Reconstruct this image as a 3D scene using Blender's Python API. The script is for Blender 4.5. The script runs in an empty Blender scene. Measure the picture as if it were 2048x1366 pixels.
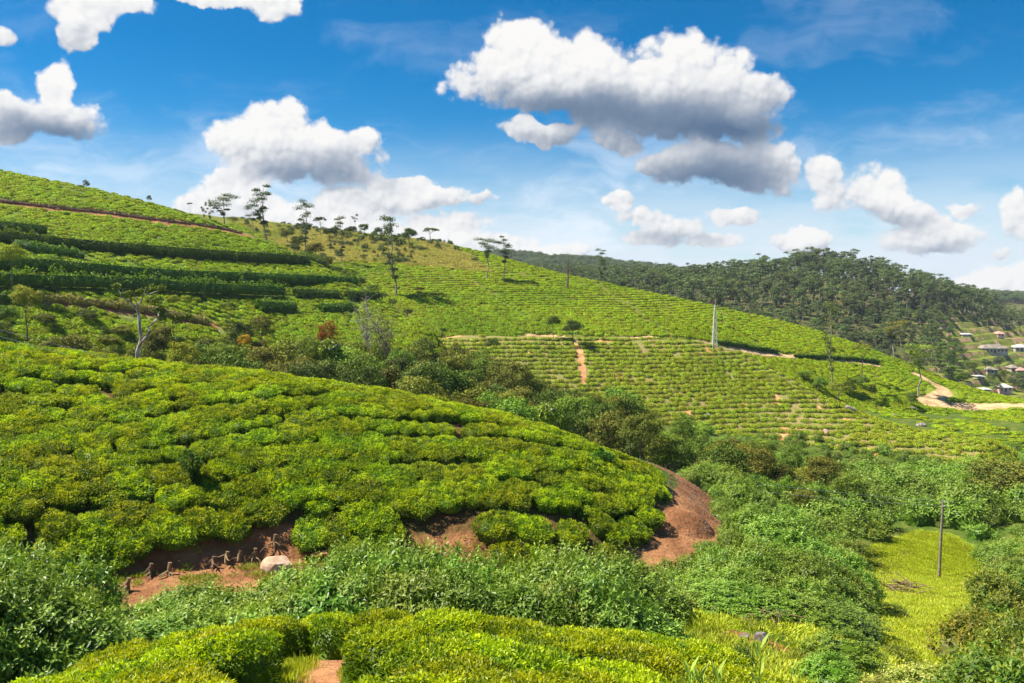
import bpy, math
import numpy as np
from mathutils import Vector

R = math.radians
rng = np.random.default_rng(7)
SC = bpy.context.scene
COL = SC.collection

# ------------------------------------------------------------------ camera, sky, sun, exposure
W0, H0, FPX, PITCH = 2048.0, 1366.0, 1704.0, R(4.1)
cam_d = bpy.data.cameras.new('camera')
cam = bpy.data.objects.new('camera', cam_d)
COL.objects.link(cam)
cam_d.sensor_width = 36.0
cam_d.lens = 36.0 * FPX / W0
cam_d.clip_start, cam_d.clip_end = 0.1, 20000
cam.location = (0, 0, 0)
cam.rotation_euler = (R(90) - PITCH, 0, 0)
SC.camera = cam

SUN_DIR = Vector((-0.58, 0.05, 0.80)).normalized()
SUN_EL = math.asin(SUN_DIR.z)
SUN_AZ = math.atan2(SUN_DIR.x, SUN_DIR.y)
sl = bpy.data.lights.new('sun', 'SUN')
sl.energy = 5.0
sl.angle = R(0.5)
sl.color = (1.0, 0.93, 0.80)
sun = bpy.data.objects.new('sun', sl)
COL.objects.link(sun)
sun.rotation_euler = SUN_DIR.to_track_quat('Z', 'Y').to_euler()

vs = SC.view_settings
vs.view_transform = 'Standard'; vs.look = 'None'; vs.gamma = 1.0; vs.exposure = 1.05
vs.use_curve_mapping = False
SC.render.engine = 'CYCLES'
SC.cycles.max_bounces = 6
SC.cycles.diffuse_bounces = 3
SC.cycles.glossy_bounces = 2
SC.cycles.transmission_bounces = 3
SC.cycles.transparent_max_bounces = 8
SC.cycles.volume_bounces = 0
SC.cycles.sample_clamp_indirect = 6

def P(px, py, Y):
    """pixel of the photograph + depth in metres -> world point"""
    px = np.asarray(px, float); py = np.asarray(py, float); Y = np.asarray(Y, float)
    x = (px - 1024) / FPX; u = (683 - py) / FPX
    dy = math.cos(PITCH) + u * math.sin(PITCH)
    dz = -math.sin(PITCH) + u * math.cos(PITCH)
    return np.stack([x / dy * Y, Y + 0 * x, dz / dy * Y], -1)

def PZ(px, Y, z):
    """column of the photograph + depth + height -> world point"""
    dep = Y * math.cos(PITCH) - z * math.sin(PITCH)
    return np.array([(px - 1024) / FPX * dep, Y, z])

def topix(p):
    p = np.asarray(p, float)
    dep = p[..., 1] * math.cos(PITCH) - p[..., 2] * math.sin(PITCH)
    up = p[..., 1] * math.sin(PITCH) + p[..., 2] * math.cos(PITCH)
    return 1024 + FPX * p[..., 0] / dep, 683 - FPX * up / dep

# ------------------------------------------------------------------ node helpers
class NT:
    def __init__(s, tree):
        s.t = tree; s.n = tree.nodes; s.l = tree.links
    def node(s, kind, ins=None, **kw):
        n = s.n.new(kind)
        for k, v in kw.items(): setattr(n, k, v)
        if ins:
            for k, v in ins.items(): s.put(n.inputs[k], v)
        return n
    def put(s, sock, v):
        if isinstance(v, bpy.types.NodeSocket): s.l.new(v, sock)
        elif v is not None:
            if hasattr(sock.default_value, '__len__') and not hasattr(v, '__len__'): v = [v] * len(sock.default_value)
            if hasattr(v, '__len__') and hasattr(sock.default_value, '__len__') and len(v) == 3 and len(sock.default_value) == 4: v = (*v, 1)
            sock.default_value = v
    def m(s, op, a, b=None, c=None, clamp=False):
        n = s.n.new('ShaderNodeMath'); n.operation = op; n.use_clamp = clamp
        s.put(n.inputs[0], a); s.put(n.inputs[1], b); s.put(n.inputs[2], c)
        return n.outputs[0]
    def v(s, op, a, b=None, out=0):
        n = s.n.new('ShaderNodeVectorMath'); n.operation = op
        s.put(n.inputs[0], a); s.put(n.inputs[1], b)
        return n.outputs['Value'] if op in ('LENGTH', 'DOT_PRODUCT', 'DISTANCE') else n.outputs[0]
    def mix(s, f, a, b, mode='MIX'):
        n = s.n.new('ShaderNodeMix'); n.data_type = 'RGBA'; n.blend_type = mode
        s.put(n.inputs[0], f); s.put(n.inputs[6], a); s.put(n.inputs[7], b)
        return n.outputs[2]
    def rng(s, x, a, b, c=0.0, d=1.0, mode='SMOOTHSTEP'):
        n = s.n.new('ShaderNodeMapRange'); n.interpolation_type = mode; n.clamp = True if mode == 'LINEAR' else n.clamp
        s.put(n.inputs['Value'], x); s.put(n.inputs['From Min'], a); s.put(n.inputs['From Max'], b)
        s.put(n.inputs['To Min'], c); s.put(n.inputs['To Max'], d)
        return n.outputs[0]
    def noise(s, vec, scale, detail=4, rough=0.55, out='Fac', dist=0.0):
        n = s.n.new('ShaderNodeTexNoise')
        s.put(n.inputs['Vector'], vec); s.put(n.inputs['Scale'], scale); s.put(n.inputs['Detail'], detail)
        s.put(n.inputs['Roughness'], rough); s.put(n.inputs['Distortion'], dist)
        return n.outputs[out]
    def vor(s, vec, scale, smooth=0.6, detail=0.0):
        n = s.n.new('ShaderNodeTexVoronoi'); n.feature = 'SMOOTH_F1'
        s.put(n.inputs['Vector'], vec); s.put(n.inputs['Scale'], scale); s.put(n.inputs['Smoothness'], smooth)
        s.put(n.inputs['Detail'], detail)
        return n.outputs['Distance']

# ------------------------------------------------------------------ world: Nishita sky with cumulus
world = bpy.data.worlds.new('World'); SC.world = world; world.use_nodes = True
T_ = NT(world.node_tree); T_.n.clear()
sky = T_.node('ShaderNodeTexSky')
sky.sky_type = 'NISHITA'; sky.sun_disc = False
sky.sun_elevation = SUN_EL; sky.sun_rotation = SUN_AZ
sky.altitude = 1900; sky.air_density = 1.0; sky.dust_density = 0.4; sky.ozone_density = 3.0
hs = T_.node('ShaderNodeHueSaturation', {'Color': sky.outputs[0], 'Saturation': 1.5, 'Value': 1.0, 'Hue': 0.495})
geo = T_.node('ShaderNodeTexCoord')
dirv = T_.v('NORMALIZE', geo.outputs['Generated'])
sep = T_.node('ShaderNodeSeparateXYZ', {0: dirv})
az = T_.m('ARCTAN2', sep.outputs[0], sep.outputs[1])
el = T_.m('ARCSINE', sep.outputs[2])
def azel(px, py):
    p = P(px, py, 1.0); return math.atan2(p[0], p[1]), math.atan2(p[2], math.hypot(p[0], p[1]))
pc = T_.node('ShaderNodeCombineXYZ', {0: az, 1: el, 2: 0.0}).outputs[0]
# billowing displacement of the outlines
wA = T_.noise(dirv, 9.0, 3, 0.5, 'Color')
wB = T_.noise(dirv, 34.0, 5, 0.62, 'Color')
w1 = T_.v('MULTIPLY', T_.v('SUBTRACT', wA, (.5, .5, .5)), (.075, .050, 0))
w2 = T_.v('MULTIPLY', T_.v('SUBTRACT', wB, (.5, .5, .5)), (.022, .020, 0))
pw = T_.v('ADD', pc, T_.v('ADD', w1, w2))
# (px, py, rx, ry, weight) of the lobes that make up each cloud; dark = how grey its underside is
LOBES = [
 # big cloud
 (1050, 105, 110, 85), (975, 150, 85, 55), (1150, 130, 130, 85), (1110, 175, 190, 50), (1250, 165, 150, 78),
 (1345, 150, 110, 80), (1460, 155, 105, 78), (1540, 180, 66, 50), (1390, 220, 165, 60), (1290, 210, 150, 55),
 (1500, 250, 70, 48), (1440, 325, 130, 48), (1520, 330, 75, 60), (1340, 315, 60, 32), (1260, 275, 50, 30),
 # small one under it
 (1045, 262, 42, 30), (1090, 280, 62, 26), (1155, 270, 42, 30),
 # middle left
 (555, 265, 62, 62), (500, 305, 78, 55), (590, 310, 120, 66), (660, 330, 100, 52), (740, 295, 58, 34), (700, 350, 90, 34),
 # left
 (118, 160, 32, 45), (70, 222, 80, 40), (140, 232, 75, 36), (20, 245, 62, 38), (25, 215, 40, 30),
 # top left
 (165, 20, 66, 44), (150, 72, 34, 34), (240, 8, 75, 26), (545, 12, 48, 26), (12, 68, 30, 26), (430, -8, 120, 18),
 # right
 (1665, 345, 46, 42), (1735, 385, 82, 56), (1800, 420, 50, 26), (1680, 390, 60, 38),
 (1870, 462, 100, 34), (1835, 430, 40, 32), (1935, 412, 34, 16), (2035, 430, 40, 52),
 (1285, 435, 80, 32), (1240, 400, 45, 22), (1350, 455, 80, 28), (1460, 432, 48, 22), (1300, 475, 120, 26), (1430, 480, 60, 20),
 (1575, 470, 52, 30), (1620, 480, 50, 22),
 (1975, 560, 85, 32), (2060, 575, 70, 45), (2000, 505, 20, 10),
 (700, 400, 120, 40), (640, 430, 110, 40), (900, 440, 130, 26), (760, 460, 160, 30),
 (720, 478, 200, 26), (950, 478, 150, 28), (1080, 508, 130, 24), (500, 425, 110, 34),
 # low bank on the left
 (440, 400, 75, 42), (470, 372, 50, 30), (400, 420, 60, 34), (800, 365, 80, 22), (850, 395, 120, 20), (950, 400, 50, 14),
]
BASES = {}
acc = None; wsum = None; ysum = None
pwy = T_.node('ShaderNodeSeparateXYZ', {0: pw}).outputs[1]
for (px, py, rx, ry) in LOBES:
    a, e = azel(px, py)
    q = T_.v('MULTIPLY', T_.v('SUBTRACT', pw, (a, e, 0)), (FPX / rx / 1.0, FPX / ry / 1.0, 0))
    ln = T_.m('MULTIPLY_ADD', T_.v('DOT_PRODUCT', q, q), -0.5, 1.0, )       # 1 in the centre, 0.5 on the ellipse
    acc = ln if acc is None else T_.m('SMOOTH_MAX', acc, ln, 0.18)
    wt = T_.m('MAXIMUM', ln, 0.0001)
    wt = T_.m('MULTIPLY', wt, wt)
    sy = T_.m('MULTIPLY_ADD', pwy, FPX / ry, -e * FPX / ry)
    ysum = T_.m('MULTIPLY', wt, sy) if ysum is None else T_.m('MULTIPLY_ADD', wt, sy, ysum)
    wsum = wt if wsum is None else T_.m('ADD', wsum, wt)
rel = T_.m('DIVIDE', ysum, wsum)
dd = T_.v('ADD', dirv, T_.v('MULTIPLY', T_.v('SUBTRACT', wB, (.5, .5, .5)), (.014, .014, .014)))
sunoff = (SUN_DIR.x * .006, SUN_DIR.y * .0, SUN_DIR.z * .006)
def billow(vec):
    a = T_.vor(vec, 17.0, .30, 0); b = T_.vor(vec, 44.0, .25, 0); c = T_.vor(vec, 110.0, .2, 0); d = T_.noise(vec, 60.0, 4, .6)
    s_ = T_.m('MULTIPLY_ADD', a, -0.80, T_.m('MULTIPLY_ADD', b, -0.46, T_.m('MULTIPLY', c, -.20)))
    return T_.m('MULTIPLY_ADD', d, .30, s_)
b0 = billow(dd)
b1 = billow(T_.v('ADD', dd, sunoff))
dens = T_.m('ADD', acc, T_.m('MULTIPLY_ADD', b0, 0.66, 0.27))
alpha = T_.rng(T_.m('MULTIPLY_ADD', T_.noise(dirv, 150.0, 5, .65), .16, T_.m('SUBTRACT', dens, .08)), 0.40, 0.64)
edge = T_.rng(dens, 0.45, 1.0)
DARKS = [(1330, 232, 330, 62, .80), (1480, 262, 120, 30, .55), (1120, 205, 230, 36, .42), (1430, 350, 170, 62, .95), (1120, 292, 120, 22, .3), (690, 350, 150, 44, .60), (560, 345, 120, 40, .35), (120, 262, 150, 34, .85), (60, 215, 60, 30, .35),
 (1790, 440, 90, 24, .5), (1350, 478, 110, 26, .45), (1880, 492, 130, 24, .35), (850, 420, 170, 22, .35), (160, 85, 60, 24, .25), (1600, 500, 90, 16, .3)]
pm = T_.v('ADD', pc, T_.v('ADD', w1, T_.v('MULTIPLY', w2, (.8, .8, 0))))
dk = None
for (px, py, rx, ry, k) in DARKS:
    a, e = azel(px, py); q = T_.v('MULTIPLY', T_.v('SUBTRACT', pm, (a, e, 0)), (FPX / rx * 1.1, FPX / ry * 1.1, 0))
    v = T_.m('MULTIPLY', T_.m('EXPONENT', T_.m('MULTIPLY', T_.v('DOT_PRODUCT', q, q), -1.0)), k)
    dk = v if dk is None else T_.m('ADD', dk, v)
calm = T_.m('MULTIPLY_ADD', dk, -1.0, 1.0, clamp=True)
lit = T_.m('MULTIPLY_ADD', rel, 0.34, T_.m('MULTIPLY_ADD', T_.m('MULTIPLY', T_.m('SUBTRACT', b0, b1), calm), 1.0, 1.06))
lit = T_.m('ADD', lit, T_.m('MULTIPLY', T_.m('MULTIPLY_ADD', b0, .34, .18), T_.m('MULTIPLY_ADD', calm, .75, .25)))
lit = T_.m('SUBTRACT', lit, dk)
cr_ = T_.node('ShaderNodeValToRGB', {0: T_.rng(lit, -0.15, 1.15, mode='LINEAR')})
ce = cr_.color_ramp.elements; ce[0].position = 0.0; ce[0].color = (.10, .17, .29, 1); ce[1].position = 1.0; ce[1].color = (1.0, .985, .965, 1)
for p_, c_ in ((.28, (.25, .32, .43, 1)), (.52, (.52, .56, .63, 1)), (.76, (.84, .85, .87, 1))):
    e_ = ce.new(p_); e_.color = c_
ccol = cr_.outputs[0]
# thin high and low cloud
mp = T_.v('MULTIPLY', pc, (3.0, 11.0, 1.0))
thin = T_.noise(T_.v('ADD', mp, T_.v('MULTIPLY', wA, (.8, .8, .8))), 1.5, 7, .58)
low = T_.rng(el, 0.22, 0.015)
thinA = T_.m('MULTIPLY', T_.rng(thin, 0.47, 0.72), T_.m('MULTIPLY_ADD', low, .75, .14))
lowA = T_.m('MULTIPLY', T_.rng(el, 0.19, 0.0), T_.rng(T_.noise(mp, 2.4, 5, .55), .22, .58, 0.45, 1.0))
skyS = T_.v('MULTIPLY', hs.outputs[0], (0.041, 0.0585, 0.0595))
base = T_.mix(lowA, skyS, (0.38, 0.42, 0.47))
base = T_.mix(thinA, base, (0.43, 0.47, 0.52))
fin = T_.mix(T_.m('MULTIPLY', alpha, 0.985), base, T_.v('MULTIPLY', ccol, (0.475, 0.475, 0.475)))
bg = T_.node('ShaderNodeBackground', {'Color': fin, 'Strength': 1.0})
wo = T_.node('ShaderNodeOutputWorld', {'Surface': bg.outputs[0]})
world.cycles.sampling_method = 'MANUAL'; world.cycles.sample_map_resolution = 512

# ------------------------------------------------------------------ numeric noise
def vnoise(p, seed=0):
    p = np.asarray(p, float); i = np.floor(p).astype(np.int64); f = p - i; f = f * f * (3 - 2 * f)
    D = p.shape[-1]; out = 0
    for c in range(2 ** D):
        h = np.full(p.shape[:-1], seed * 7919 + 13, np.int64); w = 1
        for k in range(D):
            o = (c >> k) & 1
            h = (h * 374761393 + (i[..., k] + o) * 668265263) & 0xffffffff
            h = ((h ^ (h >> 13)) * 1274126177) & 0xffffffff
            w = w * (f[..., k] if o else 1 - f[..., k])
        out = out + w * ((h ^ (h >> 16)) & 0xffff) / 65535.0
    return out
def fbm(p, oct=4, seed=0):
    p = np.asarray(p, float); s = 0; a = .5; t = 0
    for k in range(oct):
        s = s + a * vnoise(p * 2 ** k, seed + k); t += a; a *= .5
    return s / t

# ------------------------------------------------------------------ mesh helpers
def mesh(name, V, F, mats=(), attrs=None, smooth=False, mi=None):
    """V (n,3), F: (m,k) array or a list of such arrays"""
    me = bpy.data.meshes.new(name)
    V = np.asarray(V, np.float32)
    Fs = F if isinstance(F, list) else [F]
    Fs = [np.asarray(f, np.int32) for f in Fs if len(f)]
    me.vertices.add(len(V)); me.vertices.foreach_set('co', V.ravel())
    nl = sum(f.size for f in Fs); npoly = sum(len(f) for f in Fs)
    me.loops.add(nl); me.polygons.add(npoly)
    if nl:
        me.loops.foreach_set('vertex_index', np.concatenate([f.ravel() for f in Fs]))
        tot = np.concatenate([np.full(len(f), f.shape[1], np.int32) for f in Fs])
        me.polygons.foreach_set('loop_start', np.concatenate([[0], np.cumsum(tot)[:-1]]).astype(np.int32))
        me.polygons.foreach_set('loop_total', tot)
        me.polygons.foreach_set('use_smooth', np.full(npoly, smooth, bool))
        if mi is not None: me.polygons.foreach_set('material_index', np.asarray(mi, np.int32))
    for m in mats: me.materials.append(m)
    if attrs:
        for k, v in attrs.items():
            v = np.asarray(v, np.float32)
            a = me.attributes.new(k, 'FLOAT_VECTOR' if v.ndim == 2 else 'FLOAT', 'POINT')
            a.data.foreach_set('vector' if v.ndim == 2 else 'value', v.ravel())
    me.update(calc_edges=True)
    return me

def ob(name, me, parent=None, loc=None, label=None, cat=None, group=None, kind=None, link=True):
    o = bpy.data.objects.new(name, me)
    if link: COL.objects.link(o)
    if parent: o.parent = parent
    if loc is not None: o.location = loc
    if label: o['label'] = label
    if cat: o['category'] = cat
    if group: o['group'] = group
    if kind: o['kind'] = kind
    return o

class Acc:
    """gathers tubes, boxes, leaves into one mesh"""
    def __init__(s): s.V = []; s.F4 = []; s.F3 = []; s.n = 0; s.rnd = []; s.tip = []
    def add(s, V, F, rnd=None, tip=None):
        V = np.asarray(V, float); F = np.asarray(F, int)
        (s.F4 if F.shape[1] == 4 else s.F3).append(F + s.n)
        s.V.append(V); s.n += len(V)
        s.rnd.append(np.full(len(V), .5) if rnd is None else rnd)
        s.tip.append(np.zeros(len(V)) if tip is None else tip)
    def build(s, name, mats, smooth=False):
        Fs = []
        if s.F4: Fs.append(np.concatenate(s.F4))
        if s.F3: Fs.append(np.concatenate(s.F3))
        return mesh(name, np.concatenate(s.V), Fs, mats, {'rnd': np.concatenate(s.rnd), 'tip': np.concatenate(s.tip)}, smooth)
    def tube(s, pts, rad, n=6, cap=True):
        pts = np.asarray(pts, float); k = len(pts); rad = np.broadcast_to(np.asarray(rad, float), (k,))
        t = np.gradient(pts, axis=0); t /= np.linalg.norm(t, axis=1, keepdims=True) + 1e-9
        ref = np.array([0.13, .21, .97]) if abs(t[:, 2]).mean() < .8 else np.array([1, .1, 0.05])
        a = np.cross(t, ref); a /= np.linalg.norm(a, axis=1, keepdims=True) + 1e-9; b = np.cross(t, a)
        th = np.arange(n) * 2 * np.pi / n
        V = pts[:, None] + rad[:, None, None] * (a[:, None] * np.cos(th)[None, :, None] + b[:, None] * np.sin(th)[None, :, None])
        i = np.arange(k - 1)[:, None] * n; j = np.arange(n)[None]; j2 = (j + 1) % n
        F = np.stack([i + j, i + j2, i + n + j2, i + n + j], -1).reshape(-1, 4)
        s.add(V.reshape(-1, 3), F)
        if cap:
            c = (k - 1) * n
            VV = np.concatenate([V[-1], pts[-1:]]); F = np.stack([np.arange(n), (np.arange(n) + 1) % n, np.full(n, n)], -1)
            s.add(VV, F)
    def box(s, c, size, rz=0.0):
        c = np.asarray(c, float); h = np.asarray(size, float) / 2
        V = np.array([[x, y, z] for x in (-1, 1) for y in (-1, 1) for z in (-1, 1)], float) * h
        cr, sr = math.cos(rz), math.sin(rz)
        V = np.stack([V[:, 0] * cr - V[:, 1] * sr, V[:, 0] * sr + V[:, 1] * cr, V[:, 2]], -1) + c
        s.add(V, [[0, 1, 3, 2], [4, 6, 7, 5], [0, 4, 5, 1], [2, 3, 7, 6], [0, 2, 6, 4], [1, 5, 7, 3]])
    def leaves(s, pos, axis, nrm, L, Wd, r, tip=None, fold=.12):
        """diamond leaves: pos = base, axis = direction, nrm = face normal"""
        axis = axis / (np.linalg.norm(axis, axis=1, keepdims=True) + 1e-9)
        side = np.cross(axis, nrm); side /= np.linalg.norm(side, axis=1, keepdims=True) + 1e-9
        up = np.cross(side, axis)
        L = np.broadcast_to(L, (len(pos),))[:, None]; Wd = np.broadcast_to(Wd, (len(pos),))[:, None]
        V = np.stack([pos, pos + axis * L * .45 + side * Wd * .5 + up * L * fold, pos + axis * L, pos + axis * L * .45 - side * Wd * .5 + up * L * fold], 1)
        N = len(pos); F = np.arange(4 * N).reshape(N, 4)
        s.add(V.reshape(-1, 3), F, np.repeat(r, 4), None if tip is None else np.repeat(tip, 4))

def unit(n, r): 
    v = r.normal(size=(n, 3)); return v / np.linalg.norm(v, axis=1, keepdims=True)

# ------------------------------------------------------------------ materials
def leafmat(name, dark, light, tip=None, transl=.28, rough=.5, patch=None, patchscale=.08, var=.22, spec=.35, patchcol=None):
    m = bpy.data.materials.new(name); m.use_nodes = True; t = NT(m.node_tree); t.n.clear()
    ar = t.node('ShaderNodeAttribute', attribute_name='rnd').outputs['Fac']
    at = t.node('ShaderNodeAttribute', attribute_name='tip').outputs['Fac']
    oi = t.node('ShaderNodeObjectInfo')
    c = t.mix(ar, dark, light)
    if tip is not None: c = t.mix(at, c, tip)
    h = t.node('ShaderNodeHueSaturation', {'Color': c,
        'Hue': t.m('MULTIPLY_ADD', oi.outputs['Random'], .028, .486),
        'Saturation': 1.0, 'Value': t.m('MULTIPLY_ADD', oi.outputs['Random'], var * 2, 1 - var)})
    c = t.mix(1.0, h.outputs[0], oi.outputs['Color'], 'MULTIPLY')
    if patchcol is not None:
        g = t.node('ShaderNodeNewGeometry')
        pn = t.noise(g.outputs['Position'], patchscale, 4, .6)
        c = t.mix(t.rng(pn, .45, .68, 0, .75), c, t.mix(1.0, c, patchcol, 'MULTIPLY'))
    pr = t.node('ShaderNodeBsdfPrincipled', {'Base Color': c, 'Roughness': rough, 'Specular IOR Level': spec})
    tr = t.node('ShaderNodeBsdfTranslucent', {'Color': t.mix(1.0, c, (1.15, 1.1, .6), 'MULTIPLY')})
    mx = t.node('ShaderNodeMixShader', {0: transl, 1: pr.outputs[0], 2: tr.outputs[0]})
    t.node('ShaderNodeOutputMaterial', {'Surface': mx.outputs[0]})
    return m

def simplemat(name, c1, c2, scale=3.0, rough=.85, bump=.3, detail=6, stretch=(1, 1, 1), spec=.3, obj=True):
    m = bpy.data.materials.new(name); m.use_nodes = True; t = NT(m.node_tree); t.n.clear()
    tc = t.node('ShaderNodeTexCoord').outputs['Object' if obj else 'Generated']
    v = t.v('MULTIPLY', tc, stretch)
    n = t.noise(v, scale, detail, .6)
    c = t.mix(t.rng(n, .33, .67), c1, c2)
    oi = t.node('ShaderNodeObjectInfo')
    c = t.mix(1.0, c, oi.outputs['Color'], 'MULTIPLY')
    b = t.node('ShaderNodeBump', {'Strength': bump, 'Distance': .05, 'Height': n})
    pr = t.node('ShaderNodeBsdfPrincipled', {'Base Color': c, 'Roughness': rough, 'Normal': b.outputs[0], 'Specular IOR Level': spec})
    t.node('ShaderNodeOutputMaterial', {'Surface': pr.outputs[0]})
    return m

M_TEA = leafmat('tea_leaf', (.066, .130, .003), (.21, .33, .005), (.69, .74, .008), .44, .5, patchcol=(.72, .86, .7), patchscale=.35)
M_TEAFAR = leafmat('tea_leaf_far', (.10, .18, .004), (.27, .39, .007), (.64, .72, .010), .42, .6, patchcol=(.72, .88, .6), patchscale=.045)
M_TEAG = leafmat('tea_leaf_pruned', (.14, .21, .008), (.33, .41, .014), (.58, .62, .02), .38, .6, patchcol=(.75, .85, .7), patchscale=.07)
M_SHRUB = leafmat('shrub_leaf', (.055, .12, .006), (.16, .27, .018), (.38, .50, .07), .30, .42)
M_SHRUBY = leafmat('shrub_leaf_yellow', (.06, .11, .008), (.17, .25, .015), (.38, .42, .03), .32, .5)
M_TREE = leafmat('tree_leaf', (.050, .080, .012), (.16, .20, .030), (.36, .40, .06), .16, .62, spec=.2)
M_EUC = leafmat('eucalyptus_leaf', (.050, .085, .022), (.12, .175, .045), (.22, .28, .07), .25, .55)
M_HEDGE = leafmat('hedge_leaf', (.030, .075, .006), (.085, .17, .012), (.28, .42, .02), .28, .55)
M_FLOWER = leafmat('flower', (.45, .44, .30), (.62, .60, .45), None, .2, .6)
M_DRY = leafmat('dry_twig', (.14, .085, .045), (.30, .20, .11), None, .1, .8)
M_GRASS = leafmat('grass_blade', (.15, .24, .010), (.36, .45, .02), (.60, .62, .03), .35, .55, patchcol=(.8, .85, .6), patchscale=.6)
M_DRYGRASS = leafmat('dry_grass', (.24, .27, .05), (.50, .46, .13), (.62, .54, .20), .3, .7, patchcol=(.55, .78, .45), patchscale=.08)
M_BARK = simplemat('bark', (.075, .052, .036), (.20, .155, .115), 5, stretch=(1, 1, .25))
M_EUCBARK = simplemat('eucalyptus_bark', (.16, .13, .10), (.42, .37, .31), 2.5, stretch=(1, 1, .3))
M_PALEBARK = simplemat('pale_bark', (.17, .12, .09), (.55, .50, .44), 2.2, stretch=(1, 1, .5))
M_ROCK = simplemat('rock', (.10, .085, .07), (.34, .30, .27), 3)
M_PALEROCK = simplemat('pale_rock', (.42, .27, .17), (.62, .45, .32), 2)
M_SOIL = simplemat('soil', (.20, .085, .035), (.36, .17, .075), 1.2, rough=.95, bump=.8)
M_CONC = simplemat('weathered_pole', (.15, .12, .10), (.30, .25, .20), 6)
M_STEEL = simplemat('galvanised_steel', (.60, .60, .56), (.78, .78, .72), 6, rough=.5)
M_WHITE = simplemat('white_wall', (.30, .28, .25), (.46, .43, .39), .6, bump=.05)
M_PINK = simplemat('pink_wall', (.62, .38, .36), (.70, .48, .46), .6, bump=.05)
M_TEAL = simplemat('teal_wall', (.10, .36, .28), (.16, .46, .36), .6, bump=.05)
M_TIN = simplemat('tin_roof', (.16, .14, .11), (.32, .28, .22), .8, bump=.1)
M_PALEROOF = simplemat('pale_roof', (.45, .44, .41), (.62, .61, .58), .8, bump=.05)
M_REDROOF = simplemat('red_roof', (.50, .22, .19), (.62, .33, .29), .8, bump=.05)
M_DARK = simplemat('dark_opening', (.02, .02, .022), (.04, .04, .042), 1, rough=.3, bump=0)
M_WIRE = simplemat('cable', (.30, .30, .30), (.42, .42, .42), 1, bump=0)

# ------------------------------------------------------------------ terrain
class Hill:
    """height field from control points, interpolated in (bearing, log distance) -> z/Y"""
    def __init__(s, pts, amin=-9, amax=9, ymin=0, ymax=1e9, smooth=1e-4):
        pts = np.asarray(pts, float)
        a = pts[:, 0] / pts[:, 1]; s.a0, s.ka = 0, 3.2; s.kl = 3.0
        s.q = np.stack([a * s.ka, np.log(pts[:, 1]) * s.kl], -1)
        n = len(s.q); d = np.linalg.norm(s.q[:, None] - s.q[None], axis=2)
        K = s.k(d) + np.eye(n) * smooth; Pm = np.concatenate([np.ones((n, 1)), s.q], 1)
        A = np.block([[K, Pm], [Pm.T, np.zeros((3, 3))]])
        s.w = np.linalg.solve(A, np.concatenate([pts[:, 2] / pts[:, 1], np.zeros(3)]))
        s.dom = (amin, amax, ymin, ymax)
    @staticmethod
    def k(d): return np.where(d > 1e-9, d * d * np.log(np.maximum(d, 1e-9)), 0)
    def __call__(s, X, Y):
        X = np.asarray(X, float); Y = np.asarray(Y, float); sh = np.broadcast(X, Y).shape
        X = np.broadcast_to(X, sh).ravel(); Y = np.broadcast_to(Y, sh).ravel(); Yc = np.maximum(Y, .5)
        a = X / Yc; out = np.empty(len(a))
        for i in range(0, len(a), 40000):
            q = np.stack([a[i:i+40000] * s.ka, np.log(Yc[i:i+40000]) * s.kl], -1)
            d = np.sqrt(((q[:, None] - s.q[None]) ** 2).sum(2))
            out[i:i+40000] = s.k(d) @ s.w[:-3] + s.w[-3] + q @ s.w[-2:]
        z = out * Yc
        amin, amax, ymin, ymax = s.dom
        pen = np.maximum(0, amin - a) + np.maximum(0, a - amax)
        z = z - pen * Yc * 1.5 - np.maximum(0, ymin - Y) * .8 - np.maximum(0, Y - ymax) * .8
        return z.reshape(sh)

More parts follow.
